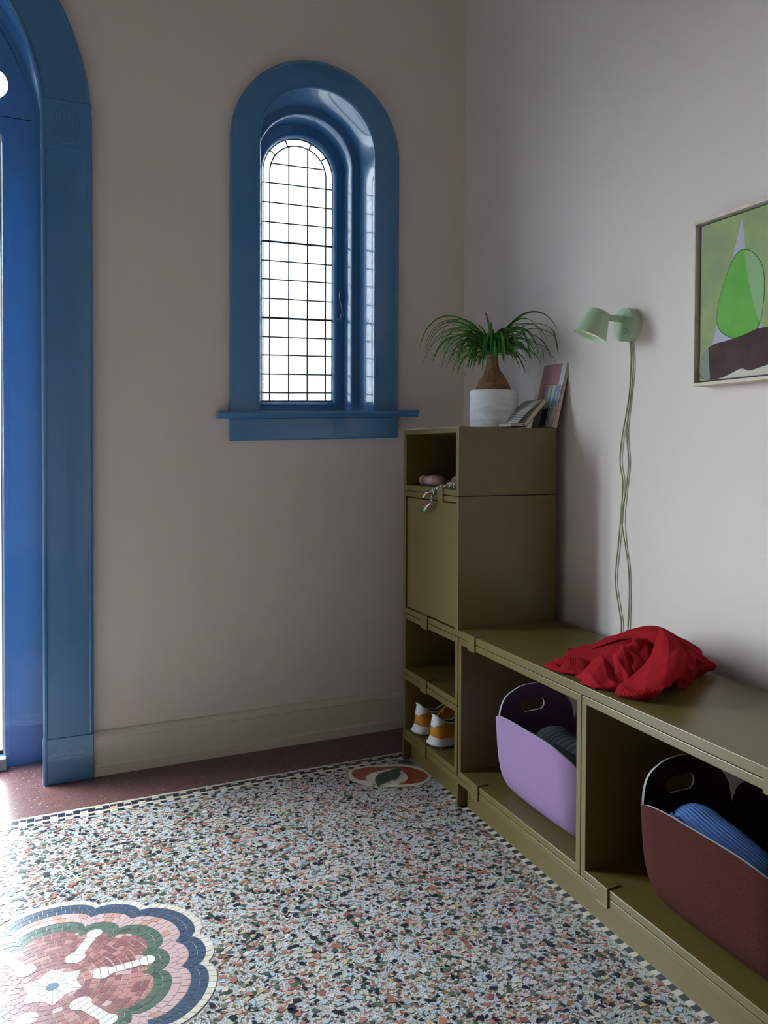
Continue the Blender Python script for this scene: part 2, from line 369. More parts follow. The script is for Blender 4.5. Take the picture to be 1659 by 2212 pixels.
# baseboards: profile extruded
def baseboard(name, a, b, nrm):
    a = Vector(a); b = Vector(b); nrm = Vector(nrm)
    prof = [(0, 0), (0.024, 0), (0.024, 0.033), (0.020, 0.038), (0.017, 0.040), (0.017, 0.122), (0.021, 0.126), (0.021, 0.134), (0.014, 0.143), (0.008, 0.148), (0, 0.150)]
    m = MB(); rows = [[a+nrm*d+Vector((0, 0, z)) for d, z in prof], [b+nrm*d+Vector((0, 0, z)) for d, z in prof]]
    m.grid(rows); m.cap(rows[0]); m.cap(rows[1], flip=True)
    return tag(m.build(name, 'baseboard_paint'), kind='structure')
baseboard('baseboard_back', (-1.4015, 0, 0), (0, 0, 0), (0, -1, 0))
baseboard('baseboard_right', (0, YF, 0), (0, -0.024, 0), (-1, 0, 0))
baseboard('baseboard_left', (XL, YF, 0), (XL, 0, 0), (1, 0, 0))

# ---------------------------------------------------------------- window_1
win = tag(empty('window_1', (WC, 0, 1.25)), kind='structure')
def arch_sweep(name, prof, cx, zs, zb, m, parent, sh=None, n=44, feet=True, auto=40):
    """prof: list of (R, y)"""
    rows = []
    for R, y in prof:
        r = [(x, y, z) for x, z in arch(cx, R, zs, zb, n)]
        if sh: r = [sh(p) for p in r]
        rows.append(r)
    o = MB().grid(rows).build(name, m, parent)
    return auto_smooth(o, auto)
wz0 = 1.250
arch_sweep('casing', [(WRO, 0.0), (WRO, -0.022), (WRO-.004, -0.027), (WRO-.008, -0.028), (WRO-.012, -0.0265), (WRO-.015, -0.028), (WR+.010, -0.030), (WR+.008, -0.034), (WR+.003, -0.034), (WR, -0.030), (WR, -0.020)], WC, WZ, wz0, 'blue_gloss', win, wsh)
arch_sweep('reveal', [(WR, -0.020), (WR-.001, 0.150)], WC, WZ, wz0, 'blue_gloss', win, wsh)
arch_sweep('frame_moulding', [(WR-.001, 0.150), (WR-.001, 0.156), (0.199, 0.156), (0.197, 0.150), (0.193, 0.148), (0.189, 0.150), (0.187, 0.156), (0.186, 0.160), (0.186, 0.2436)], WC, WZ, wz0, 'blue_gloss', win, wsh)
# sash ring with bottom rail
def closed_ring(cx, R, zs, zb):
    return arch(cx, R, zs, zb)
GZ = WZ-.012; GB = 1.306; GW = 0.1445
sash = MB()
prof = [(0.206, 0.243, wz0-.01), (0.160, 0.243, GB-.020), (0.157, 0.2405, GB-.016), (0.153, 0.243, GB-.013), (0.150, 0.249, GB-.008), (GW, 0.258, GB), (GW, 0.275, GB)]
rows = [[wsh((x, y, z)) for x, z in arch(WC, R, GZ, zb)] for R, y, zb in prof]
sash.grid(rows, close_u=True)
auto_smooth(sash.build('sash', 'blue_gloss', win), 40)
# panes: 3 columns plus narrow side strips, rows of ~76 mm, arched head
COL = [-0.1158, -0.0386, 0.0386, 0.1158]
ROW = [1.306, 1.341, 1.416, 1.4925, 1.565, 1.6415, 1.718, 1.796, 1.870, 1.9465, 2.024, 2.102, 2.180]
YG = 0.264
def pane_quad(poly):
    vs = [wsh((WC+x, YG, z)) for x, z in poly]+[wsh((WC+x, YG+.003, z)) for x, z in poly]; n = len(poly)
    fs = [tuple(range(n))[::-1], tuple(range(n, 2*n))]+[(i, (i+1) % n, n+(i+1) % n, n+i) for i in range(n)]
    pydata('pane', vs, fs, 'cathedral_glass', win)
xs = [-GW]+COL+[GW]
for i in range(len(ROW)-1):
    for j in range(5): pane_quad([(xs[j], ROW[i]), (xs[j+1], ROW[i]), (xs[j+1], ROW[i+1]), (xs[j], ROW[i+1])])
ZT = ROW[-1]; RI = 0.1158
cz = GZ
def arcp(R, a): return (R*math.cos(a), cz+R*math.sin(a))
A = [0, math.radians(36), math.radians(68), math.radians(112), math.radians(144), PI]
for k in range(5):   # outer ring panes
    seg = [A[k]+(A[k+1]-A[k])*i/6 for i in range(7)]
    poly = [arcp(GW, a) for a in seg]+[arcp(RI, a) for a in seg[::-1]]
    if k == 0: poly = [(GW, ZT)]+poly+[(RI, ZT)]
    if k == 4: poly = poly[:7]+[(-GW, ZT), (-RI, ZT)]+poly[7:]
    pane_quad(poly)
zin = 2.258
ai = math.asin((zin-cz)/RI) if zin > cz else 0.05
xr = RI*math.cos(ai)
pane_quad([(-0.0386, ZT), (0.0386, ZT), (0.0386, zin), (-0.0386, zin)])
for s in (1, -1):
    seg = [ai*i/4 for i in range(5)]
    pane_quad([(s*0.0386, ZT), (s*RI, ZT)]+[(s*RI*math.cos(a), cz+RI*math.sin(a)) for a in seg]+[(s*0.0386, zin)])
    a0 = math.acos(0.0386/RI); seg = [ai+(a0-ai)*i/4 for i in range(5)]
    pane_quad([(s*0.0386, zin)]+[(s*RI*math.cos(a), cz+RI*math.sin(a)) for a in seg])
a0 = math.acos(0.0386/RI); seg = [a0+(PI-2*a0)*i/8 for i in range(9)]
pane_quad([(-0.0386, zin), (0.0386, zin)]+[(RI*math.cos(a), cz+RI*math.sin(a)) for a in seg])
# lead cames
def came(pts, r, name='lead_came', m='lead'):
    MB().tube([wsh((WC+x, YG-.001, z)) for x, z in pts], r, 6).build(name, m, win, smooth=True)
ztop = lambda x: cz+math.sqrt(max(RI*RI-x*x, 0))
for i, x in enumerate(COL):
    came([(x, GB), (x, ROW[4]), (x, ROW[8]), (x, ZT if abs(x) > .1 else ztop(x))], 0.0029)
for i, z in enumerate(ROW[1:]):
    thick = i in (4, 8)
    hw = GW
    came([(-hw, z), (-.05, z+.0006*((i*7) % 3-1)), (.05, z), (hw, z)], 0.0042 if thick else 0.0027, 'saddle_bar' if thick else 'lead_came')
came([(-xr, zin), (0, zin), (xr, zin)], 0.0027)
came([(RI, ZT)]+[arcp(RI, PI*i/30) for i in range(31)]+[(-RI, ZT)], 0.0028)
for a in A[1:5]: came([arcp(RI, a), arcp((RI+GW)/2, a), arcp(GW, a)], 0.0027)
came([(-GW, GB+.001), (0, GB+.001), (GW, GB+.001)], 0.0032)
came([(GW-.001, GB)]+[arcp(GW-.001, PI*i/30) for i in range(31)]+[(-GW+.001, GB)], 0.0024)
# sill and apron
def sheared_box(name, x0, x1, prof, m, parent):
    rows = [[wsh((x, y, z)) for y, z in prof] for x in (x0, x1)]
    o = MB().grid(rows, close_u=True); o.cap(rows[0], flip=True); o.cap(rows[1]); return o.build(name, m, parent, bevel=0.0015)
zs_ = 1.2555
sheared_box('sill', -0.999, -0.2265, [(0.0, zs_), (-0.052, zs_), (-0.056, zs_-.003), (-0.057, zs_-.011), (-0.054, zs_-.014), (-0.046, zs_-.018), (-0.044, zs_-.026), (0.0, zs_-.026)], 'blue_gloss', win)
sheared_box('sill_board', WC-.19, WC+.19, [(0.26, zs_-.002), (-0.01, zs_-.002), (-0.01, zs_-.02), (0.26, zs_-.02)], 'blue_gloss', win)
sheared_box('apron', -0.954, -0.305, [(0.0, zs_-.026), (-0.024, zs_-.026), (-0.026, zs_-.103), (-0.022, zs_-.107), (0.0, zs_-.107)], 'blue_gloss', win)
# casement hook latch
lt = empty('window_latch', (0, 0, 0)); lt.parent = win; lt.location = (0, 0, 0)
def wpt(x, y, z): return (x, y, z)
bpy.data.objects.remove(lt)
latch = MB().tube(spline([wpt(-0.4505, 0.232, 1.772), wpt(-0.461, 0.224, 1.758), wpt(-0.463, 0.222, 1.735), wpt(-0.455, 0.224, 1.705), wpt(-0.450, 0.226, 1.680), wpt(-0.452, 0.224, 1.668)], 6), 0.0028, 8).build('latch_hook', 'latch_iron', win, smooth=True)
MB().tube([wpt(-0.452+.006*math.cos(a), 0.222, 1.664+.006*math.sin(a)) for a in [2*PI*i/16 for i in range(17)]], 0.0022, 6, caps=False).build('latch_eye', 'latch_iron', win, smooth=True)
MB().tube(spline([wpt(-0.455, 0.222, 1.660), wpt(-0.459, 0.220, 1.648), wpt(-0.470, 0.218, 1.643), wpt(-0.480, 0.218, 1.653)], 6), 0.0020, 6).build('latch_tail', 'latch_iron', win, smooth=True)
MB().tube(spline([wpt(-0.452, 0.232, 1.775), wpt(-0.449, 0.226, 1.755), wpt(-0.443, 0.232, 1.738)], 6), 0.0024, 6).build('latch_staple', 'blue_gloss', win, smooth=True)

# ---------------------------------------------------------------- door_1 (arched, double, glazed)
door = tag(empty('door_1', (DC, 0, 0)), kind='structure')
arch_sweep('casing', [(DRO, 0.0), (DRO, -0.020), (DRO-.004, -0.026), (DRO-.010, -0.028), (DRO-.014, -0.0262), (DRO-.018, -0.028), (DR+.014, -0.029), (DR+.012, -0.034), (DR+.006, -0.036), (DR, -0.032), (DR, -0.014), (DR+.003, -0.010), (DR, -0.006)], DC, DZ, 0.001, 'blue_gloss', door, n=72)
arch_sweep('reveal', [(DR, -0.006), (DR, 0.21)], DC, DZ, 0.001, 'blue_gloss', door, n=72)
for s in (1, -1):
    x0, x1 = sorted((DC+s*(DR-.001), DC+s*(DRO-.002)))
    box('plinth_block', x0, x1, -0.033, -0.0005, 0.001, 0.152, 'blue_gloss', door, bevel=0.002)
    rb = box('rosette_block', x0, x1, -0.0325, -0.0005, 2.086, 2.243, 'blue_gloss', door, bevel=0.0015)
    xc = DC+s*(DR+DRO)/2; zc = 2.167; a_, b_ = 0.0375, 0.061
    MB().tube([(xc+a_*math.cos(t), -0.0325, zc+b_*math.sin(t)) for t in [2*PI*i/40 for i in range(41)]], 0.0011, 6, caps=False).build('rosette_ring', 'blue_gloss', rb, smooth=True)
    for k in range(-2, 3):
        xx = k*0.0125; h = b_*math.sqrt(1-(xx/a_)**2)*0.92
        MB().tube([(xc+xx, -0.0325, zc-h), (xc+xx, -0.0325, zc), (xc+xx, -0.0325, zc+h)], 0.0009, 6).build('flute', 'blue_gloss', rb, smooth=True)
# door screen in the plane y=0.2
XE = 1.672; XG = XE+DC  # half width of the glazing = DC - (-1.672)
gx = -XE-DC
loop_out = arch(DC, DR+.003, DZ, 0.002, 72)
RT = 0.731
tz = 2.24; ta = math.asin((tz-DZ)/RT)
loop_tr = [(DC+RT*math.cos(ta+(PI-2*ta)*i/60), DZ+RT*math.sin(ta+(PI-2*ta)*i/60)) for i in range(61)]
gl = [[(DC+s*0.045, 0.045), (DC+s*gx, 0.045), (DC+s*gx, 2.181), (DC+s*0.045, 2.181)] for s in (1, -1)]
to3 = lambda a, b: Vector((a, 0.20, b))
filled('door_frame', [loop_out, loop_tr, gl[0], gl[1]], to3, 'blue_gloss', door, Vector((0, 0.06, 0)))
RT2 = RT-.003; tz2 = tz+.003; ta2 = math.asin((tz2-DZ)/RT2)
loop_t2 = [(DC+RT2*math.cos(ta2+(PI-2*ta2)*i/60), DZ+RT2*math.sin(ta2+(PI-2*ta2)*i/60)) for i in range(61)]
arch_sweep('transom_leak_stop', [(RT-.022, 0.246), (RT+.010, 0.246)], DC, DZ, tz-.012, 'blue_gloss', door, n=72)  # arched and level strips added behind the transom gap to block leaking daylight
box('transom_leak_strip', DC-RT, DC+RT, 0.244, 0.250, tz-.014, tz+.016, 'blue_gloss', door)
holes = [(-1.709, 2.348, 0.0545), (2*DC+1.709, 2.348, 0.0545), (DC, 2.56, 0.13)]
circ = lambda x, z, r: [(x+r*math.cos(2*PI*i/36), z+r*math.sin(2*PI*i/36)) for i in range(36)]
filled('transom_panel', [loop_t2]+[circ(*h) for h in holes], lambda a, b: Vector((a, 0.201, b)), 'blue_gloss', door, Vector((0, 0.04, 0)))
for x, z, r in holes:
    m = MB(); m.cap([(a, 0.222, b) for a, b in circ(x, z, r+.004)]); m.build('transom_glass', 'clear_glass', door)
for s in (1, -1):
    x0 = DC+s*gx; box('glazing_bead', x0-s*0.002, x0+s*0.017, 0.1985, 0.201, 0.045, 2.181, 'blue_gloss', door, bevel=0.001)
    box('weather_strip', x0-s*0.001, x0-s*0.007, 0.205, 0.225, 0.046, 2.180, 'white_strip', door)
    box('gasket', x0-s*0.007, x0-s*0.010, 0.215, 0.235, 0.046, 2.180, 'rubber_black', door)
    xa, xb = sorted((DC+s*0.045, x0-s*0.006))
    box('glass', xa, xb, 0.222, 0.228, 0.047, 2.180, 'clear_glass', door)
    box('bottom_seal', xa, xb, 0.215, 0.235, 0.046, 0.058, 'rubber_black', door)
box('threshold', DC-DR+.115, DC+DR-.115, 0.165, 0.30, 0.001, 0.044, 'stone_sill', door, bevel=0.004)

# outside ground beyond the door
tag(pydata('paving', [(-30, 0.36, -0.06), (30, 0.36, -0.06), (30, 60, -0.06), (-30, 60, -0.06)], [(0, 1, 2, 3)], 'paving'), kind='structure')

gw = thing('backdrop_wall', 'pale pinkish wall added outside to tone down the lower leaded panes', 'wall', (1.3, 4.0, -0.06))  # added wall, placed to dim the sky behind the lower panes
box('wall_body', -0.35, 3.2, 4.0, 4.25, -0.06, 2.30, 'backdrop_render', gw)
box('coping', -0.39, 3.24, 3.95, 4.30, 2.30, 2.38, 'stone_sill', gw, bevel=.01)
# ---------------------------------------------------------------- floor finishes
Z1 = 0.0008
margin = MB()
margin.prism([(XL, -0.262), (0, -0.262), (0, 0.0), (DC+DR, 0.0), (DC+DR, 0.30), (DC-DR, 0.30), (DC-DR, 0), (XL, 0)], 0.0, Z1)
margin.build('red_terrazzo_margin', 'terrazzo_dark_red', floor)
def pieces(parent, plist, stuff_name, limit=300):
    """plist: (name, poly2d, z0, z1, material). The largest in view become parts, the rest one joined part."""
    vis = []; rest = []
    for p in plist:
        cx = sum(q[0] for q in p[1])/len(p[1]); cy = sum(q[1] for q in p[1])/len(p[1])
        d = (Vector((cx, cy, 0))-CAM).length
        if in_view(cx, cy, 0) and not (cx > -0.372 and cy < -0.32): vis.append((d, p, (cx, cy)))
        else: rest.append(p)
    vis.sort(key=lambda t: t[0])
    for d, p, c in vis[limit:]: rest.append(p)
    for d, p, c in vis[:limit]:
        MB().prism(p[1], p[2], p[3]).build(p[0], p[4], parent, origin=(c[0], c[1], p[3]))
    if rest:
        ms = sorted({p[4] for p in rest}); m = MB()
        for p in rest: m.prism(p[1], p[2], p[3], ms.index(p[4]))
        o = m.build(stuff_name, mats=ms, parent=parent); o['kind'] = 'stuff'
def jit(a): return random.uniform(-a, a)
# border along the back wall
bord = pydata('mosaic_border', [(XL, -0.331, Z1*.5), (-0.02, -0.331, Z1*.5), (-0.02, -0.2615, Z1*.5), (XL, -0.2615, Z1*.5)], [(0, 1, 2, 3)], 'grout', floor)
pl = []
pitch = 0.0206; rowp = 0.0138
nx = int((1.72-0.36)/pitch)
pat = {1: 'bbbc', 2: 'bcbb'}
for i in range(nx):
    xa = -1.72+i*pitch
    for r in range(5):
        ya = -0.2625-r*rowp
        if r == 0 or r == 3: b_ = False
        elif r == 4: b_ = i % 2 == 0
        else: b_ = pat[r][(i) % 4] == 'b'
        m = 'tess_black' if b_ else ('tess_beige' if random.random() < .14 else 'tess_cream')
        g = 0.0010
        pl.append(('tessera', [(xa+g+jit(.0005), ya-rowp+g), (xa+pitch-g+jit(.0005), ya-rowp+g), (xa+pitch-g+jit(.0005), ya-g), (xa+g+jit(.0005), ya-g)], Z1*.4, 0.0011, m))
pieces(bord, pl, 'tesserae', 300)
# border beside the bench plinth
bord2 = pydata('mosaic_edging', [(-0.3945, -2.6, Z1*.5), (-0.354, -2.6, Z1*.5), (-0.354, -0.60, Z1*.5), (-0.3945, -0.60, Z1*.5)], [(0, 1, 2, 3)], 'grout', floor)
pl = []
for i in range(110):
    ya = -0.62-i*0.0176
    for c in range(2):
        xa = -0.3935+c*0.0185; dark = (i+c) % 2 == 0
        pl.append(('tessera', [(xa+.0008, ya-.0172), (xa+.0177, ya-.0172+jit(.0006)), (xa+.0177, ya-.0006), (xa+.0008, ya-.0006+jit(.0006))], Z1*.4, 0.0011, 'tess_black' if dark else 'tess_cream'))
pieces(bord2, pl, 'tesserae', 300)
# medallion, six-fold
MCX, MCY = -1.5305, -1.1535
def bump6(th):
    a = math.degrees(th) % 60
    if a > 30: a = 60-a            # distance from a multiple of 60
    if a < 11: return 0.022*math.sqrt(max(0, 1-(a/11)**2))
    return 0.036*math.sqrt(max(0, 1-((30-a)/19.0)**2))
def rb(off, th, k=1.0): return 0.300-off+bump6(th)*k
def mp(r, th): return (MCX+r*math.cos(th), MCY+r*math.sin(th))
med = pydata('mosaic_medallion', [(MCX, MCY, Z1)]+[(*mp(rb(0, 2*PI*i/240), 2*PI*i/240), Z1) for i in range(240)], [(0, 1+i, 1+(i+1) % 240) for i in range(240)], 'grout', floor)
pl = []
bands = [(0.0, 0.017, 1, 'tess_cream', 'tess_white', 108), (0.017, 0.054, 2, 'tess_navy', 'tess_navy', 96), (0.054, 0.092, 2, 'tess_pink', 'tess_salmon', 84), (0.092, 0.130, 2, 'tess_green', 'tess_green_dark', 66)]
for o0, o1, nr, ma, mb, n in bands:
    for r in range(nr):
        a0 = o0+(o1-o0)*r/nr; a1 = o0+(o1-o0)*(r+1)/nr
        for i in range(n):
            sft = (0.5*r)
            t0 = 2*PI*(i+sft)/n; t1 = 2*PI*(i+1+sft)/n; g = 0.0009; gt = 0.0008/(0.3-a0); j0 = jit(.004)
            t0 += gt; t1 -= gt
            ts = [t0, (t0+t1)/2, t1]
            poly = [mp(rb(a0, t)-g, t) for t in ts]+[mp(rb(a1, t)+g*.6, t) for t in ts[::-1]]
            pl.append(('tessera', poly[::-1], Z1*.8, 0.0015, mb if random.random() < .18 else ma))
for k in range(6):   # white drops
    a = math.radians(60*k+2)
    ca, sa = math.cos(a), math.sin(a)
    P = lambda u, s: (MCX+u*ca-s*sa, MCY+u*sa+s*ca)
    def dw(u):
        w1 = math.sqrt(max(0, .0205**2-(u-.0955)**2)); w2 = math.sqrt(max(0, .0165**2-(u-.1840)**2))
        nk = .0112+.0000 if .100 < u < .182 else 0
        return max(w1, w2, nk, .001)
    for i in range(8):
        g = .0006; ua = .0755+i*.0156+g; ub = .0755+(i+1)*.0156-g; uu = [ua+(ub-ua)*k/4 for k in range(5)]
        pl.append(('tessera', [P(u, -dw(u)) for u in uu]+[P(u, dw(u)) for u in uu[::-1]], Z1*.8, 0.0018, 'tess_white'))
def star(th, s=1.0):   # white star, tips between the drops
    a = (math.degrees(th)-32) % 60
    if a > 30: a = 60-a
    return s*(0.066-0.020*math.sin(math.radians(a*3)))
for i in range(24):
    t0 = 2*PI*i/24+.012; t1 = 2*PI*(i+1)/24-.012
    pl.append(('tessera', [mp(.032*.9, t0), mp(star(t0, .98), t0), mp(star(t1, .98), t1), mp(.032*.9, t1)], Z1*.8, 0.0018, 'tess_white'))
for i in range(12):
    t0 = 2*PI*i/12+.03; t1 = 2*PI*(i+1)/12-.03
    pl.append(('tessera', [mp(.0125, t0), mp(.0275, t0), mp(.028, (t0+t1)/2), mp(.0275, t1), mp(.0125, t1)], Z1*.8, 0.0018, 'tess_cream' if i % 3 == 0 else 'tess_white'))
pl.append(('tessera', [mp(.0115, 2*PI*i/14) for i in range(14)], Z1*.8, 0.0020, 'tess_blue'))
# red field: rows of small irregular stones
rr = 0.030; ringi = 0
while rr < 0.205:
    n = max(10, int(2*PI*rr/0.0155)); ph = random.random()
    for i in range(n):
        t0 = 2*PI*(i+ph)/n; t1 = 2*PI*(i+1+ph)/n; tm = (t0+t1)/2; r0, r1 = rr, rr+0.0150
        lim = rb(0.130, tm)+.004
        if r1 > lim+.010 or r0 > lim: continue
        g = .0007
        q = random.random()
        mm = 'tess_red' if q < .55 else ('tess_red_deep' if q < .75 else ('tess_red_pale' if q < .93 else 'tess_pink'))
        if r0 > .13 and -40 < math.degrees(tm) % 360-360 < -8 and q < .5: mm = 'tess_red_pale'
        pl.append(('tessera', [mp(r0+g+jit(.001), t0+g/r0), mp(r0+g+jit(.001), t1-g/r0), mp(r1-g+jit(.001), t1-g/r1), mp(r1-g+jit(.001), t0+g/r1)], Z1*.8, 0.0013, mm))
    rr += 0.0150; ringi += 1
pieces(med, pl, 'tesserae', 300)
# corner ornament
def resample(poly, step, closed=True):
    out = []; n = len(poly)
    P = [Vector((*p, 0)) for p in poly]
    for i in range(n if closed else n-1):
        for k in range(6):
            out.append(cr(P[(i-1) % n], P[i], P[(i+1) % n], P[(i+2) % n], k/6))
    # equal steps
    res = [out[0]]; acc = 0
    for a, b in zip(out, out[1:]+[out[0]]):
        acc += (b-a).length
        if acc >= step: res.append(b); acc = 0
    return [(p.x, p.y) for p in res]
OUT = [(-0.4313, -0.3702), (-0.4828, -0.3537), (-0.5497, -0.333), (-0.5975, -0.3365), (-0.6245, -0.3697), (-0.631, -0.4317), (-0.6052, -0.4758), (-0.5746, -0.5118), (-0.5139, -0.545), (-0.4572, -0.564), (-0.411, -0.5514), (-0.3792, -0.518), (-0.3702, -0.4731), (-0.3874, -0.4168), (-0.4107, -0.3845)]
RED_L = [(-0.44, -0.3885), (-0.4883, -0.3678), (-0.5519, -0.3459), (-0.5951, -0.3523), (-0.6129, -0.3753), (-0.6147, -0.4203), (-0.5933, -0.45), (-0.5811, -0.4237), (-0.5516, -0.3984), (-0.4988, -0.3944), (-0.4579, -0.3964)]
RED_R = [(-0.44, -0.3885), (-0.4235, -0.402), (-0.3992, -0.4318), (-0.3838, -0.48), (-0.3907, -0.5124), (-0.4147, -0.5369), (-0.4482, -0.5434), (-0.5026, -0.5295), (-0.4703, -0.5124), (-0.4529, -0.486), (-0.4484, -0.4486), (-0.4497, -0.4169)]
GRN = [(-0.4419, -0.3931), (-0.4823, -0.4051), (-0.528, -0.4166), (-0.5556, -0.4491), (-0.5658, -0.4824), (-0.5677, -0.5065), (-0.5345, -0.4977), (-0.4922, -0.4799), (-0.4703, -0.4579), (-0.4558, -0.4315)]
OVL = [(-0.4333, -0.3493), (-0.4157, -0.3391), (-0.4007, -0.342), (-0.3892, -0.3592), (-0.3863, -0.375), (-0.4038, -0.3807), (-0.4234, -0.3768), (-0.4338, -0.3633)]
def fan(name, poly, z, m, parent):
    n = len(poly); b = bmesh.new(); vs = [b.verts.new((x, y, z)) for x, y in poly]; ed = [b.edges.new((vs[i], vs[(i+1) % n])) for i in range(n)]
    bmesh.ops.triangle_fill(b, use_beauty=True, edges=ed)
    bmesh.ops.recalc_face_normals(b, faces=b.faces[:])
    for f in b.faces:
        if f.normal.z < 0: f.normal_flip()
    b.verts.index_update(); V = [v.co.copy() for v in b.verts]; F = [tuple(v.index for v in f.verts) for f in b.faces]; b.free()
    return pydata(name, V, F, m, parent)
orn = fan('mosaic_leaf_ornament', resample(OUT, 0.012), Z1*1.6, 'tess_cream', floor)
fan('red_petal', resample(RED_L, 0.008), 0.0022, 'orn_red', orn)
fan('red_petal', resample(RED_R, 0.008), 0.0022, 'orn_red', orn)
fan('green_leaf', resample(GRN, 0.008), 0.0024, 'orn_green', orn)
fan('green_oval', resample(OVL, 0.008), 0.0024, 'orn_green', orn)
def tess_band(poly, width, parent, step=0.0125, sign=1):
    pts = resample(poly, step); n = len(pts)
    for i in range(n):
        a = Vector(pts[i]); b = Vector(pts[(i+1) % n]); d = b-a
        if d.length < .004 or d.length > .03: continue
        nr = Vector((-d.y, d.x)).normalized()*width*sign; t = d.normalized()*.0005
        q = [tuple(a+t), tuple(b-t), tuple(b-t+nr), tuple(a+t+nr)]
        ar = sum(q[k][0]*q[(k+1) % 4][1]-q[(k+1) % 4][0]*q[k][1] for k in range(4))
        if ar < 0: q = q[::-1]
        MB().prism(q, Z1, 0.0019).build('tessera', 'tess_cream' if i % 5 else 'tess_beige', parent, origin=(a.x, a.y, 0.0019))
tess_band(OUT, 0.0125, orn)
tess_band(GRN, 0.012, orn, sign=-1)
tess_band(RED_R[6:12]+[(-0.46, -0.43), (-0.475, -0.47), (-0.50, -0.50)], 0.010, orn, sign=-1)

# terrazzo chips
def inpoly(x, y, poly):
    c = False; n = len(poly)
    for i in range(n):
        x1, y1 = poly[i]; x2, y2 = poly[(i+1) % n]
        if (y1 > y) != (y2 > y) and x < (x2-x1)*(y-y1)/(y2-y1)+x1: c = not c
    return c
def chips():
    rnd = random.Random(11)
    cols = [((36, 42, 52), 28), ((66, 84, 68), 16), ((90, 104, 84), 6), ((168, 110, 96), 16), ((150, 92, 88), 6), ((206, 160, 148), 4), ((202, 192, 176), 17), ((204, 203, 202), 7), ((166, 182, 196), 12), ((196, 172, 130), 3), ((118, 120, 112), 5)]
    bag = [c for c, k in cols for _ in range(k)]
    V = []; F = []; K = []
    cell = 0.0112; X0, X1, Y0, Y1 = -2.25, -0.39, -2.5, -0.334
    ny = int((Y1-Y0)/cell); nxx = int((X1-X0)/cell)
    for iy in range(ny):
        for ix in range(nxx):
            if rnd.random() > 0.60: continue
            x = X0+(ix+rnd.uniform(.15, .85))*cell; y = Y0+(iy+rnd.uniform(.15, .85))*cell
            dx, dy = x-MCX, y-MCY; d = math.hypot(dx, dy)
            if d < 0.35 and d < rb(0, math.atan2(dy, dx))+.008: continue
            if x > -0.65 and y > -0.59 and inpoly(x, y, OUT): continue
            if x > -0.398: continue
            s = rnd.choice([.0038, .0052, .0066, .0076, .0088, .0100]); n = rnd.choice([3, 4, 4, 4, 5, 5])
            an = rnd.uniform(0, 2*PI); el = rnd.uniform(.45, .95); b = len(V)
            rot = rnd.uniform(0, PI)
            for k in range(n):
                t = an+2*PI*k/n+rnd.uniform(-.35, .35); r = s*rnd.uniform(.75, 1.30)
                px, py = r*math.cos(t), r*el*math.sin(t)
                V.append((x+px*math.cos(rot)-py*math.sin(rot), y+px*math.sin(rot)+py*math.cos(rot), 0.0007+0.0002*((ix+iy*3) % 4)))
            F.append(tuple(range(b, b+n))); c = rnd.choice(bag); f = rnd.uniform(.85, 1.12)
            K.append(tuple(min(1, v*f) for v in lin(c)))
    o = pydata('terrazzo_chips', V, F, 'terrazzo_chip', floor)
    ca = o.data.color_attributes.new('Col', 'FLOAT_COLOR', 'CORNER')
    buf = []
    for p in o.data.polygons:
        for _ in p.loop_indices: buf += [*K[p.index], 1.0]
    ca.data.foreach_set('color', buf)
    o['kind'] = 'stuff'
chips()

# ================================================================== FURNITURE
XF, XB = -0.4036, -0.0433
HP = 0.0962; Z_1 = HP+0.4346; Z_2 = Z_1+0.436; Z_3 = Z_2+0.2177; ZM = HP+0.2173
YT0, YT1 = -0.3224, -0.7598
YB0 = -0.7640; YS = YB0-0.6537; YE = YS-0.6537; BT = Z_1+0.0227
T = 0.019
def carcass(o, y0, y1, z0, z1, bv):
    out = [(y0, z0), (y1, z0), (y1, z1), (y0, z1)]; inn = [(y0-T, z0+T), (y1+T, z0+T), (y1+T, z1-T), (y0-T, z1-T)]
    m = MB(); R = [[(x, y, z) for y, z in lp] for x, lp in ((XF, out), (XF, inn), (XB, inn), (XB, out))]
    m.grid(R, close_u=True, close_v=True)
    ob = m.build('body', 'olive_metal', o, bevel=bv)
    bm = bmesh.new(); bm.from_mesh(ob.data); bmesh.ops.recalc_face_normals(bm, faces=bm.faces[:]); bm.to_mesh(ob.data); bm.free()
def module(name, label, y0, y1, z0, z1, back=True, group='stacked olive shelf modules'):
    """open box, front towards -X. y0 far, y1 near."""
    o = thing(name, label, 'shelf', (XB, (y0+y1)/2, z0), group); e = 0.0010
    z0 += e; z1 -= e; y0 -= e; y1 += e; bv = 0.0016
    carcass(o, y0, y1, z0, z1, bv)
    if back: box('back_panel', XB-.008, XB-.001, y1+T, y0-T, z0+T, z1-T, 'olive_metal', o)
    return o
module('shelf_module', 'low open olive shelf module at the bottom of the tower, holding the sneakers', YT0, YT1, HP, ZM)
module('shelf_module', 'low empty olive shelf module directly above the sneakers', YT0, YT1, ZM, Z_1)
cab = thing('cabinet_module', 'tall olive cabinet module with a closed flat door in the tower', 'cabinet', (XB, (YT0+YT1)/2, Z_1), 'stacked olive shelf modules')
e = .0008
carcass(cab, YT0-e, YT1+e, Z_1+.001, Z_2-.001, .0016)
box('back_panel', XB-.008, XB-.001, YT1+T, YT0-T, Z_1+T, Z_2-T, 'olive_metal', cab)
box('door', XF+.005, XF+.021, YT1+T+.0025, YT0-T-.0065, Z_1+T+.0045, Z_2-T-.0045, 'olive_metal', cab, bevel=.001)
module('shelf_module', 'open olive shelf module on top of the tower, holding pebbles, under the potted palm', YT0-.003, YT1+.0005, Z_2, Z_3)
module('bench_module', 'wide open olive bench module holding the lilac felt basket', YB0, YS, HP, Z_1, False, 'olive bench modules')
module('bench_module', 'wide open olive bench module holding the brown felt basket', YS, YE, HP, Z_1, False, 'olive bench modules')
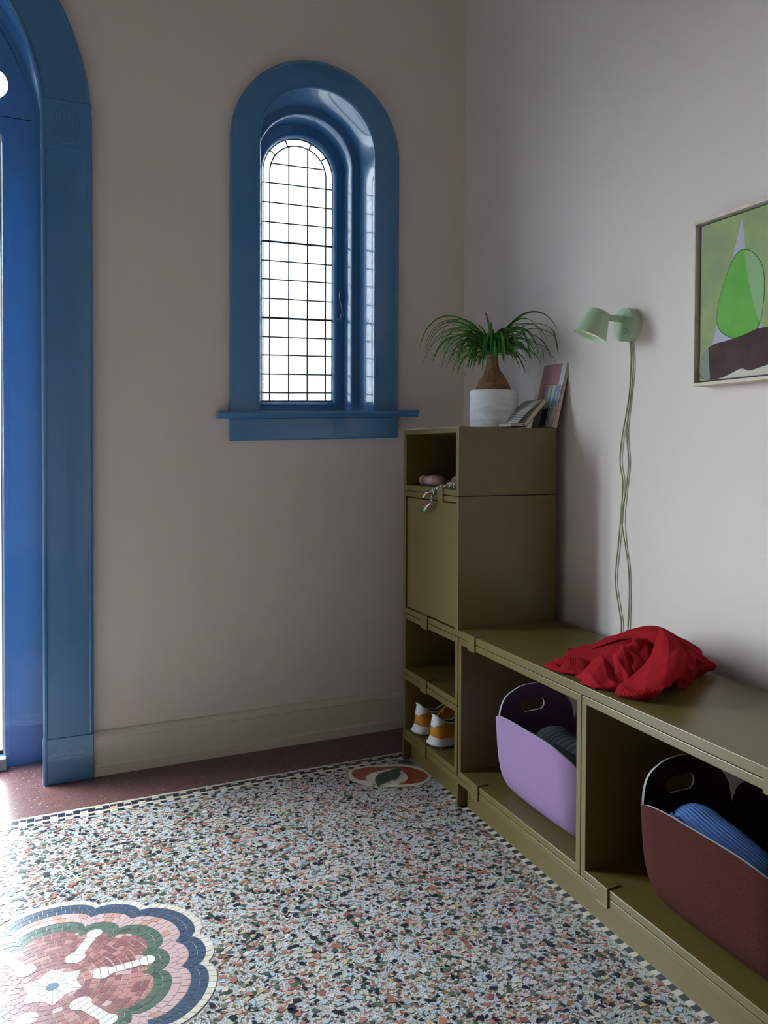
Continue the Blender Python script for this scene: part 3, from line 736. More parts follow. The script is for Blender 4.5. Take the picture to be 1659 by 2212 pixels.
tag(box('worktop', XF, XB, YE, YB0, Z_1+.0006, BT, 'olive_metal', bevel=.0012), 'long flat olive bench top that the red sweater lies on', 'bench')
pln = thing('plinth', 'olive plinth with recessed kick panels along the floor under tower and bench', 'plinth', (XB, -1.2, 0))
box('top_rail', XF, XB, YE, YT0, HP-.019, HP-.0006, 'olive_metal', pln, bevel=.0011)
for ya in (YT0, YT1+.006, YE+.012):
    box('leg', XF, XB, ya-.012, ya, 0.0022, HP-.0188, 'olive_metal', pln, bevel=.0008)
for a, b in ((YT0-.012, YT1+.006), (YT1-.006, YE+.012)):
    box('kick_panel', -0.3755, -0.3655, b, a, 0.0022, HP-.0188, 'olive_metal', pln)
# clips
def clip(y0, y1, z0, z1, label, over=True, depth=.030):
    o = thing('module_clip', label, 'clip', (XF, (y0+y1)/2, z0), 'olive metal module clips')
    m = MB(); m.box(XF-.0046, XF-.0004, y1, y0, z0, z1)
    m.build('clip_face', 'olive_metal', o, bevel=.0006)
    if over:
        box('clip_tongue', XF-.0046, XF+depth, y1, y0, z1-.0002, z1+.0022, 'olive_metal', o, bevel=.0005)
        box('clip_tongue', XF-.0046, XF+depth, y1, y0, z0-.0022, z0+.0002, 'olive_metal', o, bevel=.0005)
clip(-0.614, -0.654, Z_2-.0212, Z_2+.0212, 'olive clip under the braided cord, between pebble shelf and cabinet door', depth=.004)
clip(-0.491, -0.537, Z_1-.0212, Z_1+.0212, 'olive clip below the cabinet door at the empty shelf', depth=.004)
clip(-0.486, -0.532, ZM-.0212, ZM+.0212, 'olive clip between the empty shelf and the sneaker shelf')
clip(-0.484, -0.530, HP-.0212, HP+.0212, 'olive clip on the plinth edge below the sneakers')
clip(-0.833, -0.878, Z_1-.0212, BT+.0005, 'olive clip on the bench top corner beside the tower')
clip(-1.972, -2.017, Z_1-.0212, BT+.0005, 'olive clip on the bench top above the brown basket')
clip(-0.862, -0.904, HP-.0212, HP+.0212, 'olive clip on the plinth edge left of the lilac basket')
clip(-1.4875, -1.530, HP-.0212, HP+.0212, 'olive clip on the plinth edge left of the brown basket')
bc = thing('module_clip', 'flat olive clip on the back edge of the bench top near the wall', 'clip', (XB, -0.87, BT), 'olive metal module clips')
box('clip_tongue', XB-.030, XB+.003, -0.892, -0.848, BT+.0003, BT+.0032, 'olive_metal', bc, bevel=.0006)
box('clip_face', XB+.0004, XB+.003, -0.892, -0.848, Z_1-.021, BT+.0015, 'olive_metal', bc)

# ---------------------------------------------------------------- felt baskets
def basket(name, label, cx, cy, hx, hy, z0, outer, inner, rot=0.0, hend=0.285, hside=0.245, hv=0.165):
    o = thing(name, label, 'basket', (cx, cy, z0), 'felt baskets in the bench')
    N = 200; rc = 0.105
    # perimeter of rounded rectangle, uniform arclength, starting mid +X side
    path = []
    segs = []
    def side(ax, ay, bx, by):
        for k in range(24): t = k/24; path.append((ax+(bx-ax)*t, ay+(by-ay)*t))
    def corner(ccx, ccy, a0):
        for k in range(18): a = a0+PI/2*k/18; path.append((ccx+rc*math.cos(a), ccy+rc*math.sin(a)))
    side(hx, -hy+rc, hx, hy-rc); corner(hx-rc, hy-rc, 0); side(hx-rc, hy, -hx+rc, hy); corner(-hx+rc, hy-rc, PI/2)
    side(-hx, hy-rc, -hx, -hy+rc); corner(-hx+rc, -hy+rc, PI); side(-hx+rc, -hy, hx-rc, -hy); corner(hx-rc, -hy+rc, 1.5*PI)
    n = len(path); per = n//4           # 42 samples per quarter: side(24)+corner(18)
    def rimh(i):
        q = (i+9) % n; k = q//per; s = (q % per)/per*2-1   # -1..1 across one panel, corners at the ends
        H = hside if k in (0, 2) else hend
        p = 3.0 if k in (0, 2) else 2.6
        return hv+(H-hv)*max(0.0, 1-abs(s)**p)**(1/2.2)
    def ring(v, i, th):
        x, y = path[i]; l = math.hypot(x, y); H = rimh(i)
        if True:
            bw = 0.014*(1-min(1, abs(y)/hy)**2); x = x+math.copysign(bw, x) if abs(x) > hx*.5 else x
            x = x*(hx/(hx+.014))
        z = v*H
        ins = 0.056*math.exp(-z/0.036)+0.012*max(0, 1-z/0.26)
        # normal approx
        px, py = path[(i+1) % n][0]-path[i-1][0], path[(i+1) % n][1]-path[i-1][1]; L = math.hypot(px, py); nx_, ny_ = py/L, -px/L
        d = ins+th
        X, Y = x-nx_*d, y-ny_*d
        c, s = math.cos(rot), math.sin(rot)
        return (cx+X*c-Y*s, cy+X*s+Y*c, z0+0.0012+z+(0.006*(1 if th > 0 else 0)*max(0, 1-v*4)))
    vs = [0, .03, .07, .12, .18, .25, .33, .42, .52, .62, .72, .80, .87, .93, .97, 1.0]
    m = MB(); th = 0.0048
    outr = [[ring(v, i, 0) for i in range(n)] for v in vs]; inr = [[ring(v, i, th) for i in range(n)] for v in vs]
    m.grid(outr, close_u=True, mi=0); m.grid(inr[::-1], close_u=True, mi=1)
    m.grid([outr[-1], inr[-1]], close_u=True, mi=2)
    m.cap(outr[0], 0, flip=True); m.cap(inr[0], 1)
    ob = m.build('felt_wall', mats=[outer, inner, 'felt_edge'], parent=o, smooth=False)
    me = ob.data
    bm = bmesh.new(); bm.from_mesh(me); bmesh.ops.remove_doubles(bm, verts=bm.verts[:], dist=1e-5); bmesh.ops.recalc_face_normals(bm, faces=bm.faces[:]); bm.to_mesh(me); bm.free()
    # hand hole cut through both end panels
    cut = MB(); ring0 = []; w_, h_ = 0.024, 0.0185
    for sy in (1, -1):
        base = cy+sy*hy; zc = z0+hend-0.062
        prof = [(w_*1 + h_*math.cos(a), h_*math.sin(a)) for a in [-PI/2+PI*k/10 for k in range(11)]]+[(-w_+h_*math.cos(a), h_*math.sin(a)) for a in [PI/2+PI*k/10 for k in range(11)]]
        c, s = math.cos(rot), math.sin(rot)
        def tr(px, dy, pz):
            X, Y = px, sy*hy+dy
            return (cx+X*c-Y*s, cy+X*s+Y*c, zc+pz)
        r1 = [tr(a, -0.06, b) for a, b in prof]; r2 = [tr(a, 0.06, b) for a, b in prof]
        cut.grid([r1, r2], close_u=True); cut.cap(r1, flip=True); cut.cap(r2)
    co = cut.build('cutter', 'felt_edge'); bm = bmesh.new(); bm.from_mesh(co.data); bmesh.ops.recalc_face_normals(bm, faces=bm.faces[:]); bm.to_mesh(co.data); bm.free()
    co.data.materials.clear(); co.data.materials.append(M['felt_edge'])
    md = ob.modifiers.new('hole', 'BOOLEAN'); md.object = co; md.operation = 'DIFFERENCE'; md.solver = 'EXACT'
    try: md.material_mode = 'TRANSFER'
    except Exception: pass
    bpy.context.view_layer.update()
    ev = ob.evaluated_get(bpy.context.evaluated_depsgraph_get()); nm = bpy.data.meshes.new_from_object(ev)
    ob.modifiers.clear(); ob.data = nm; bpy.data.objects.remove(co)
    auto_smooth(ob, 38)
    return o
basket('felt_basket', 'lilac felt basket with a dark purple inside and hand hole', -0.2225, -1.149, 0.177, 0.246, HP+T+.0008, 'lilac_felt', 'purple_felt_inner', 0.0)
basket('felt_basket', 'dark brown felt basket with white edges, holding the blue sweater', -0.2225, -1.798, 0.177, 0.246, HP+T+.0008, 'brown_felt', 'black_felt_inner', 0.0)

# ---------------------------------------------------------------- knits in baskets
def knit_roll(name, label, pts, rads, mname, nrib, along, zsq=0.85):
    o = thing(name, label, 'sweater', (pts[0][0], pts[0][1], pts[0][2]-.05))
    sp = spline(pts, 26); R = spline([(r, 0, 0) for r in rads], 26); n = 264; rows = []
    L = len(sp)
    for i, p in enumerate(sp):
        t = (sp[min(i+1, L-1)]-sp[max(i-1, 0)]).normalized(); up = Vector((0, 0, 1)); sd = t.cross(up).normalized(); up = sd.cross(t)
        u = i/(L-1); r = R[i].x
        row = []
        for k in range(n):
            a = 2*PI*k/n
            if along: rip = 0.0034*abs(math.sin(a*nrib/2+u*3.0))
            else: rip = 0.0060*abs(math.sin(u*nrib*PI+0.5*math.sin(a)))
            rr = r+rip*min(1, r/.03)
            row.append(p+up*math.sin(a)*rr*zsq+sd*math.cos(a)*rr)
        rows.append(row)
    m = MB().grid(rows, close_u=True); m.cap(rows[0]); m.cap(rows[-1], flip=True)
    m.build('knit_roll', mname, o, smooth=True)
    return o
ko = knit_roll('folded_knit', 'rolled charcoal chunky knit inside the lilac basket', [(-0.235, -1.005, 0.250), (-0.245, -1.06, 0.268), (-0.25, -1.13, 0.262), (-0.25, -1.23, 0.258), (-0.25, -1.33, 0.25)], [0.030, 0.056, 0.062, 0.062, 0.040], 'charcoal_knit', 17, False)
m = MB()
sp = spline([(-0.318, -1.17, 0.296), (-0.322, -1.22, 0.300), (-0.320, -1.28, 0.290), (-0.31, -1.34, 0.27)], 40)
m.tube(sp, lambda u: 0.018+0.0028*abs(math.sin(u*60)), 14).build('ribbed_cuff', 'charcoal_knit', ko, smooth=True)
m = MB().tube(spline([(-0.25, -1.02, 0.21), (-0.25, -1.16, 0.205), (-0.25, -1.30, 0.20)], 8), 0.085, 20); m.build('lower_fold', 'charcoal_knit', ko, smooth=True)
kb = knit_roll('folded_knit', 'rolled ribbed blue sweater inside the dark brown basket', [(-0.25, -1.575-.035, 0.262), (-0.262, -1.645, 0.284), (-0.275, -1.72, 0.280), (-0.285, -1.79, 0.276), (-0.28, -1.86, 0.262), (-0.265, -1.90, 0.24)], [0.022, 0.050, 0.056, 0.056, 0.048, 0.018], 'blue_knit', 44, True)
m = MB()
rows = []
for i in range(40):
    u = i/39; yy = -1.635-0.105*u
    row = []
    for k in range(10):
        v = k/9; rip = 0.004*abs(math.sin(u*PI*8.5))
        row.append((-0.318-0.012*math.sin(v*PI)-rip*.6-.012*u, yy+.02*v, 0.318-0.075*v-.006*u+rip*(1-v)))
    rows.append(row)
m.grid(rows).build('folded_cuff', 'blue_knit', kb, smooth=True, solid=.006)
MB().tube(spline([(-0.24, -1.65, 0.20), (-0.24, -1.76, 0.20), (-0.24, -1.87, 0.20)], 8), 0.08, 20).build('lower_fold', 'blue_knit', kb, smooth=True)

# ---------------------------------------------------------------- red sweater on the bench
SW = {
'sleeve': [[(-0.16, -1.4, 0.655), (-0.17, -1.425, 0.665), (-0.165, -1.44, 0.661)], [(-0.2, -1.433, 0.641), (-0.215, -1.498, 0.66), (-0.19, -1.53, 0.644)], [(-0.25, -1.473, 0.616), (-0.275, -1.551, 0.631), (-0.25, -1.597, 0.639)], [(-0.31, -1.487, 0.59), (-0.325, -1.571, 0.602), (-0.3, -1.626, 0.621)], [(-0.345, -1.497, 0.578), (-0.35, -1.57, 0.581), (-0.32, -1.627, 0.6)], [(-0.38, -1.52, 0.562), (-0.37, -1.574, 0.567), (-0.335, -1.609, 0.577)], [(-0.384, -1.53, 0.558), (-0.366, -1.566, 0.558), (-0.338, -1.590, 0.558)]],
'bulge': [[(-0.26, -1.284, 0.587), (-0.25, -1.319, 0.598), (-0.24, -1.345, 0.585)], [(-0.31, -1.316, 0.58), (-0.31, -1.38, 0.595), (-0.28, -1.402, 0.58)], [(-0.375, -1.374, 0.567), (-0.37, -1.442, 0.583), (-0.33, -1.466, 0.579)], [(-0.402, -1.403, 0.558), (-0.39, -1.46, 0.563), (-0.36, -1.505, 0.573)], [(-0.402, -1.411, 0.557), (-0.39, -1.47, 0.557), (-0.362, -1.514, 0.565)]],
'back': [[(-0.36, -1.286, 0.561), (-0.345, -1.264, 0.568), (-0.32, -1.234, 0.568), (-0.25, -1.125, 0.557)], [(-0.31, -1.312, 0.573), (-0.29, -1.274, 0.584), (-0.26, -1.239, 0.585), (-0.18, -1.132, 0.557)], [(-0.25, -1.329, 0.588), (-0.235, -1.299, 0.604), (-0.2, -1.263, 0.609), (-0.12, -1.169, 0.564)], [(-0.22, -1.384, 0.615), (-0.2, -1.349, 0.635), (-0.16, -1.318, 0.642), (-0.09, -1.242, 0.602)], [(-0.2, -1.456, 0.64), (-0.18, -1.423, 0.657), (-0.15, -1.397, 0.657), (-0.08, -1.343, 0.616)], [(-0.17, -1.512, 0.627), (-0.15, -1.482, 0.641), (-0.12, -1.454, 0.636), (-0.06, -1.409, 0.604)], [(-0.12, -1.529, 0.603), (-0.11, -1.511, 0.611), (-0.09, -1.482, 0.617), (-0.05, -1.44, 0.592)]],
'tail': [[(-0.22, -1.504, 0.619), (-0.14, -1.511, 0.621), (-0.08, -1.471, 0.602)], [(-0.23, -1.524, 0.603), (-0.13, -1.509, 0.605), (-0.06, -1.483, 0.588)], [(-0.22, -1.521, 0.579), (-0.13, -1.509, 0.582), (-0.048, -1.486, 0.577)], [(-0.205, -1.504, 0.56), (-0.11, -1.48, 0.557), (-0.048, -1.478, 0.569)]],
'hem': [[(-0.4, -1.24, 0.557), (-0.39, -1.274, 0.572), (-0.385, -1.302, 0.568), (-0.37, -1.307, 0.587), (-0.345, -1.321, 0.593), (-0.32, -1.342, 0.587)], [(-0.402, -1.243, 0.557), (-0.397, -1.285, 0.559), (-0.393, -1.315, 0.558), (-0.38, -1.328, 0.57), (-0.365, -1.35, 0.573), (-0.345, -1.376, 0.575)], [(-0.402, -1.25, 0.557), (-0.396, -1.294, 0.557), (-0.391, -1.318, 0.557), (-0.385, -1.339, 0.559), (-0.375, -1.368, 0.562), (-0.36, -1.401, 0.564)]],
'folds': [[(-0.22, -1.319, 0.607), (-0.21, -1.371, 0.631), (-0.2, -1.426, 0.645)], [(-0.25, -1.348, 0.599), (-0.258, -1.404, 0.626), (-0.225, -1.434, 0.635)], [(-0.25, -1.363, 0.584), (-0.275, -1.438, 0.61), (-0.235, -1.446, 0.613)], [(-0.27, -1.402, 0.578), (-0.295, -1.486, 0.594), (-0.255, -1.476, 0.598)], [(-0.3, -1.422, 0.566), (-0.315, -1.488, 0.576), (-0.28, -1.496, 0.586)]],
}
sw = thing('sweater', 'crumpled red knitted sweater lying on the bench top', 'sweater', (-0.25, -1.4, BT))
def sheet(name, key, rib=None, pu=16, pv=14, th=0.006, curl=0.010, wr=0.0022, ph=0.0, cu=(1, 1), cv=(1, 1)):
    """one draped fold: smooth patch, rolled edges (curl), soft wrinkles (wr), optional ribbing."""
    g = patch(SW[key], pu, pv)
    nr, nc = len(g), len(g[0]); rows = [[p.copy() for p in r] for r in g]
    for i in range(nr):
        for j in range(nc):
            a = g[min(i+1, nr-1)][j]-g[max(i-1, 0)][j]; b = g[i][min(j+1, nc-1)]-g[i][max(j-1, 0)]; nn = a.cross(b)
            nn = nn.normalized() if nn.length > 1e-9 else Vector((0, 0, 1))
            if nn.z < 0: nn = -nn
            v = i/(nr-1); u = j/(nc-1)
            w1 = abs(math.sin(4.2*u+5.5*v+ph+1.3*math.sin(3*v+ph))); w2 = abs(math.sin(7.5*v-4.0*u+2.1*ph+1.1*math.sin(5*u)))
            d = wr*(1.6*(1-w1)**2+1.3*(1-w2)**2)+0.4*wr*math.sin(13*u+9*v+ph)
            for t, c in ((u, cu[0]), (1-u, cu[1]), (v, cv[0]), (1-v, cv[1])):
                if c and t < .2: d -= curl*((.2-t)/.2)**2*(0.25 if key == 'sleeve' and v > .7 else 1)
            if rib: d += rib(u, v)
            rows[i][j] = g[i][j]+nn*d
            if rows[i][j].z < BT+.0035: rows[i][j].z = BT+.0035
            if rows[i][j].x < XF+.004: rows[i][j].x = XF+.004
    return MB().grid(rows).build(name, 'red_knit', sw, smooth=True, solid=th, soff=0.0, subs=1)
FOOT = [(-.395, -1.245), (-.372, -1.33), (-.395, -1.40), (-.383, -1.47), (-.355, -1.51), (-.30, -1.555), (-.22, -1.515), (-.11, -1.485), (-.055, -1.47), (-.058, -1.40), (-.08, -1.30), (-.13, -1.19), (-.25, -1.16), (-.34, -1.225)]
cxf, cyf = -.195, -1.40
rows = []
for q, (k, h) in enumerate(((1.0, .003), (.93, .012), (.82, .022), (.66, .036), (.48, .056), (.28, .074), (.10, .080), (.005, .080))):
    pts = spline([(cxf+(x-cxf)*k, cyf+(y-cyf)*k, BT+.0035+h) for x, y in FOOT+FOOT[:1]], 6)
    rows.append([p+Vector((0, 0, .004*math.sin(i*.55+q))) for i, p in enumerate(pts)])
for r in rows:
    for p in r: p.z = max(p.z, BT+.002)
MB().grid(rows).build('crumpled_base', 'red_knit', sw, smooth=True)
sheet('back_body', 'back', curl=.004, wr=.0035, ph=.4); sheet('front_fold', 'bulge', ph=1.1, curl=.012, wr=.003); sheet('folded_tail', 'tail', th=.008, ph=2.0, wr=.0012, curl=.004)
sheet('inner_folds', 'folds', th=.008, ph=.8, curl=.016, wr=.005)
sheet('sleeve', 'sleeve', rib=lambda u, v: (0.0010*math.sin(u*2*PI*17) if v > 0.74 else 0), pu=44, pv=10, th=0.008, curl=.012, wr=.0015, ph=.2, cv=(0, 0))
sheet('ribbed_hem', 'hem', rib=lambda u, v: 0.0010*math.sin(u*2*PI*34), pu=44, pv=10, th=.005, curl=.006, wr=.001, cu=(0, 1), cv=(1, 0))
# small gathered folds between sleeve and front
SW['gather'] = [[(-.27, -1.365, .612), (-.262, -1.392, .628), (-.25, -1.415, .634)], [(-.30, -1.40, .588), (-.305, -1.43, .610), (-.285, -1.452, .616)], [(-.315, -1.44, .572), (-.33, -1.468, .590), (-.315, -1.49, .595)], [(-.33, -1.475, .562), (-.348, -1.50, .570), (-.335, -1.52, .575)]]
SW['ridge'] = [[(-.245, -1.30, .592), (-.235, -1.322, .606), (-.222, -1.34, .606)], [(-.235, -1.345, .606), (-.226, -1.365, .628), (-.212, -1.38, .626)], [(-.222, -1.395, .622), (-.215, -1.41, .645), (-.20, -1.42, .642)]]
SW['side'] = [[(-.215, -1.535, .640), (-.18, -1.53, .640), (-.15, -1.52, .630)], [(-.235, -1.562, .618), (-.20, -1.56, .615), (-.165, -1.545, .608)], [(-.245, -1.570, .590), (-.21, -1.565, .588), (-.175, -1.55, .582)], [(-.24, -1.555, .562), (-.21, -1.55, .560), (-.18, -1.535, .560)]]
sheet('gathered_fold', 'gather', th=.007, curl=.012, wr=.003, ph=2.2); sheet('gathered_fold', 'ridge', th=.007, curl=.012, wr=.003, ph=.3); sheet('sleeve_underside', 'side', th=.006, curl=.004, wr=.003, ph=1.7)

# ---------------------------------------------------------------- potted ponytail palm
PCX, PCY, PR = -0.181, -0.58, 0.0815
pot = thing('potted_palm', 'ponytail palm with long drooping leaves in a white marbled pot on the tower', 'plant', (PCX, PCY, Z_3))
def lathe(name, prof, cx, cy, m, parent, n=48, smooth=True, fx=None):
    rows = [[(cx+(fx(z)[0] if fx else 0)+r*math.cos(2*PI*k/n), cy+(fx(z)[1] if fx else 0)+r*math.sin(2*PI*k/n), z) for k in range(n)] for r, z in prof]
    return auto_smooth(MB().grid(rows, close_u=True).build(name, m, parent), 40)
zt = Z_3+.1290
lathe('pot', [(0.001, Z_3+.0005), (PR-.003, Z_3+.0005), (PR, Z_3+.004), (PR, zt-.003), (PR-.002, zt), (PR-.006, zt), (PR-.008, zt-.003), (PR-.008, zt-.03)], PCX, PCY, 'pot_marble', pot, 64)
lathe('soil', [(PR-.007, zt-.018), (0.05, zt-.014), (0.001, zt-.012)], PCX, PCY, 'soil', pot)
prof = [(0.050, zt-.02), (0.055, zt-.005), (0.0565, zt+.008), (0.0555, zt+.018), (0.050, zt+.030), (0.042, zt+.042), (0.034, zt+.054), (0.0275, zt+.066), (0.023, zt+.078), (0.0205, zt+.092), (0.019, zt+.106), (0.0175, zt+.122), (0.0165, zt+.132), (0.004, zt+.137)]
rows = []; N = 64
for r, z in prof:
    row = []
    for k in range(N):
        a = 2*PI*k/N; rr = r*(1+0.035*math.sin(5*a+z*90)+0.025*math.sin(11*a-z*160)+0.03*math.sin(z*420+2*a))
        lean = 0.012*max(0, 1-abs(z-zt-.02)/.05)
        row.append((PCX-.006+rr*math.cos(a)+lean*.3, PCY+rr*math.sin(a)-lean*.3, z))
    rows.append(row)
MB().grid(rows, close_u=True).build('trunk', 'bark', pot, smooth=True)
crown = Vector((PCX-.006, PCY, zt+.128))
def leaf(az, el, L, wid, droop, mname, curl=0.0, twist=0.0, bend=0.0):
    L *= .83
    if el > 1.12: L *= .62
    d = Vector((math.cos(az)*math.cos(el), math.sin(az)*math.cos(el), math.sin(el)))
    n = 24; p = crown+Vector((math.cos(az), math.sin(az), 0))*0.010+Vector((0, 0, random.uniform(-.010, .022))); st = L/n; pts = []
    side0 = Vector((-math.sin(az), math.cos(az), 0)); zlim = crown.z-random.uniform(.005, .075)
    for i in range(n+1):
        u = i/n; pts.append(p.copy())
        d = d+Vector((0, 0, -1))*droop*st*(0.35+2.2*u)+side0*bend*st*u; d.normalize()
        if curl and u > .6: d = (d+Vector((-math.cos(az), -math.sin(az), 0.25))*curl*st*(u-.6)*8).normalized()
        p = p+d*st
        if p.x > -0.012: p.x = -0.012; d.x = min(d.x, 0)
        if p.y > -0.012: p.y = -0.012
        if p.z < zlim and i > 8: break
    n = len(pts)-1
    rows = []
    for i in range(n+1):
        u = i/n; w_ = wid*(0.75+0.25*min(1, u*5))*(1-u**2.2)**0.8+0.0003
        t = (pts[min(i+1, n)]-pts[max(i-1, 0)]).normalized(); sd = t.cross(Vector((0, 0, 1)))
        if sd.length < .05: sd = -side0
        sd.normalize(); sd = (sd*1.0+(-side0)*0.6).normalized(); nr = sd.cross(t).normalized()
        a = twist*i/n; s2 = sd*math.cos(a)+nr*math.sin(a); n2 = nr*math.cos(a)-sd*math.sin(a)
        rows.append([pts[i]-s2*w_, pts[i]-n2*w_*.30, pts[i]+s2*w_])
    MB().grid(rows).build('leaf', mname, pot, smooth=True, solid=.0006)
AZR = math.atan2(_R.y, _R.x)   # direction along the window wall towards the bench
rl = random.Random(21)
key = [(AZR+PI+.05, 1.10, .43, .0080, 7.6, 0), (AZR+PI-.15, 1.08, .39, .007, 7.6, 0), (AZR+PI+.25, .98, .37, .0064, 7.6, 0), (AZR+PI-.2, .90, .36, .0062, 7.6, 0), (AZR+PI+.1, .72, .36, .0058, 7, 0), (AZR+PI-.5, .85, .37, .0058, 7, 0), (AZR+PI+.5, .70, .34, .0056, 7.5, 0), (AZR+PI-.35, 1.05, .40, .0062, 7, 0), (AZR+PI+.65, 1.0, .36, .006, 8, 0), (AZR+PI-.1, .45, .28, .0052, 10, 7), (AZR+PI-.7, .55, .30, .005, 10, 0), (AZR+PI+.8, .9, .30, .005, 12, 0),
       (AZR+.1, 1.08, .30, .0074, 9, 0), (AZR-.4, 1.1, .36, .007, 7, 0), (AZR-.15, .85, .36, .0064, 6.5, 0), (AZR+.2, .70, .29, .0058, 8, 0), (AZR-.3, .62, .34, .006, 7, 0), (AZR-.5, .80, .33, .006, 8, 0), (AZR-.05, 1.0, .37, .0064, 7, 0), (AZR-.65, 1.05, .33, .006, 9, 0), (AZR+.0, .40, .30, .0052, 10, 8), (AZR-.2, 1.0, .29, .006, 14, 0), (AZR-1.2, 1.12, .23, .0074, 18, 0), (AZR-1.7, 1.22, .22, .0076, 20, 0), (AZR-1.0, .6, .24, .006, 14, 0), (AZR-2.2, .9, .24, .006, 15, 0)]
for i, (az, el, L, wd, dr, cu) in enumerate(key): leaf(az, el, L, wd, dr, 'leaf_green' if i % 3 else 'leaf_green_light', cu, rl.uniform(-.6, .6), rl.uniform(-1, 1))
for i in range(165):
    az = rl.uniform(0, 2*PI); el = rl.uniform(.25, 1.16); L = rl.uniform(.13, .34); wd = rl.uniform(.0032, .0068)
    if math.cos(az) > 0.25: L *= .75
    leaf(az, el, L, wd, rl.uniform(6, 15), 'leaf_green' if rl.random() < .65 else 'leaf_green_light', rl.choice([0, 0, 0, 5]), rl.uniform(-.8, .8), rl.uniform(-2.5, 2.5))

# ---------------------------------------------------------------- books beside the plant
def slab(name, o, u, v, w_, m, parent, bevel=0.0):
    o, u, v, w_ = Vector(o), Vector(u), Vector(v), Vector(w_)
    vs = [o, o+u, o+u+v, o+v, o+w_, o+u+w_, o+u+v+w_, o+v+w_]
    fs = [(0, 3, 2, 1), (4, 5, 6, 7), (0, 1, 5, 4), (1, 2, 6, 5), (2, 3, 7, 6), (3, 0, 4, 7)]
    return pydata(name, vs, fs, m, parent, bevel=bevel)
lean = 0.24; zb = Z_3+.0025
up_ = Vector((lean, 0, 1)).normalized(); nx_ = Vector((-1, 0, lean)).normalized()   # nx_: out of the cover, away from the wall
HB = 0.222
bk = thing('pink_book', 'tall paperback with a dusty pink cover and white stripe leaning on the wall', 'book', (-0.05, -0.69, Z_3))
bo = Vector((-0.0555, -0.760, zb)); bu = Vector((0, 0.140, 0)); bv = up_*HB; bt = -nx_*0.0145
slab('page_block', bo+bt*.07+Vector((0, .0015, 0)), bu-Vector((0, .003, 0)), bv, bt*.86, 'page_edge', bk)
slab('front_cover', bo, bu, bv, bt*.05, 'book_pink', bk)
slab('back_cover', bo+bt*.95, bu, bv, bt*.05, 'magazine_black', bk)
slab('white_stripe', bo+nx_*.0002, Vector((0, .026, 0)), bv, nx_*.0002, 'book_white', bk)
for i in range(2): slab('small_print', bo+nx_*.0005+Vector((0, .010+.003*i, 0))+up_*(.06+.01*i), Vector((0, .0008, 0)), up_*(.075-.02*i), nx_*.0001, 'shoe_print', bk)
mg = thing('magazine', 'magazine with blue and cream block letters leaning in front of the pink book', 'magazine', (-0.06, -0.7, Z_3))
mo = bo+nx_*.0018; mh = 0.146; mu = Vector((0, 0.088, 0))
slab('pages', mo+Vector((0, .001, 0)), mu, up_*(mh-.001), nx_*.002, 'page_edge', mg)
mo2 = mo+nx_*.0022
slab('cover', mo2, mu, up_*mh, nx_*.0006, 'magazine_cream', mg)
def mprint(name, pts, m, k=1):
    base = mo2+nx_*(.0007+.0002*k); vs = [base+Vector((0, a, 0))+up_*b for a, b in pts]
    pydata(name, vs, [tuple(range(len(pts)))], m, mg)
mprint('printed_block', [(.003, .070), (.047, .070), (.047, .1425), (.003, .1425)], 'magazine_blue')
mprint('printed_block', [(.049, .070), (.086, .070), (.086, .144), (.049, .144)], 'magazine_blue')
mprint('printed_letter', [(.056, .072), (.082, .072), (.074, .139), (.056, .139)], 'magazine_cream', 2)
mprint('printed_letter', [(.040, .072), (.047, .072), (.047, .1425), (.030, .1425)], 'magazine_cream', 2)
mprint('printed_letter', [(.014, .098), (.020, .098), (.020, .124), (.017, .124)], 'magazine_cream', 2)
mprint('printed_letter', [(.014, .072), (.022, .072), (.022, .080), (.014, .080)], 'magazine_cream', 2)
mprint('printed_block', [(.049, .002), (.086, .002), (.086, .066), (.049, .066)], 'magazine_black')
mprint('printed_block', [(.038, .002), (.041, .002), (.041, .066), (.038, .066)], 'magazine_black')
mprint('printed_block', [(.022, .040), (.030, .066), (.018, .066)], 'magazine_blue')
mprint('printed_block', [(.003, .0), (.006, .0), (.006, .062), (.003, .062)], 'magazine_blue')
ob = thing('open_book', 'open paperback with printed pages propped between the pot and the magazine', 'book', (-0.11, -0.69, Z_3))
# right half: thick block leaning at 45 degrees
a0 = Vector((-0.150, -0.742, Z_3+.003)); du = Vector((0, 0.115, 0)); dv = Vector((0.077, 0.0, 0.083)); nrm = Vector((-dv.z, 0, dv.x)).normalized()
slab('page_block', a0, du, dv, nrm*0.013, 'page_edge', ob, bevel=.001)
slab('cover', a0-nrm*.0012, du, dv, nrm*.001, 'magazine_black', ob)
pg = []
NP = 10
for i in range(NP+1):
    t = i/NP; q = a0+nrm*(0.0135+.010*math.sin(t*PI*.55)*(1-t)*2.2)+dv*(1.0-t)+Vector((-.004*t*t*6, 0, .002*t))
    pg.append([q+Vector((0, .0015, 0)), q+Vector((0, .113, 0))])
po = MB().grid(pg).build('printed_page', 'printed_page', ob, smooth=True, solid=.0005)
uvl = po.data.uv_layers.new(name='UVMap')
for lp in po.data.loops:
    i, j = divmod(lp.vertex_index, 2); uvl.data[lp.index].uv = (j*.9+.05, i/NP)
slab('page_block', Vector((-0.205, -0.735, Z_3+.003)), Vector((0, .104, 0)), Vector((0.062, 0, 0.004)), Vector((0, 0, 0.010)), 'page_edge', ob, bevel=.001)

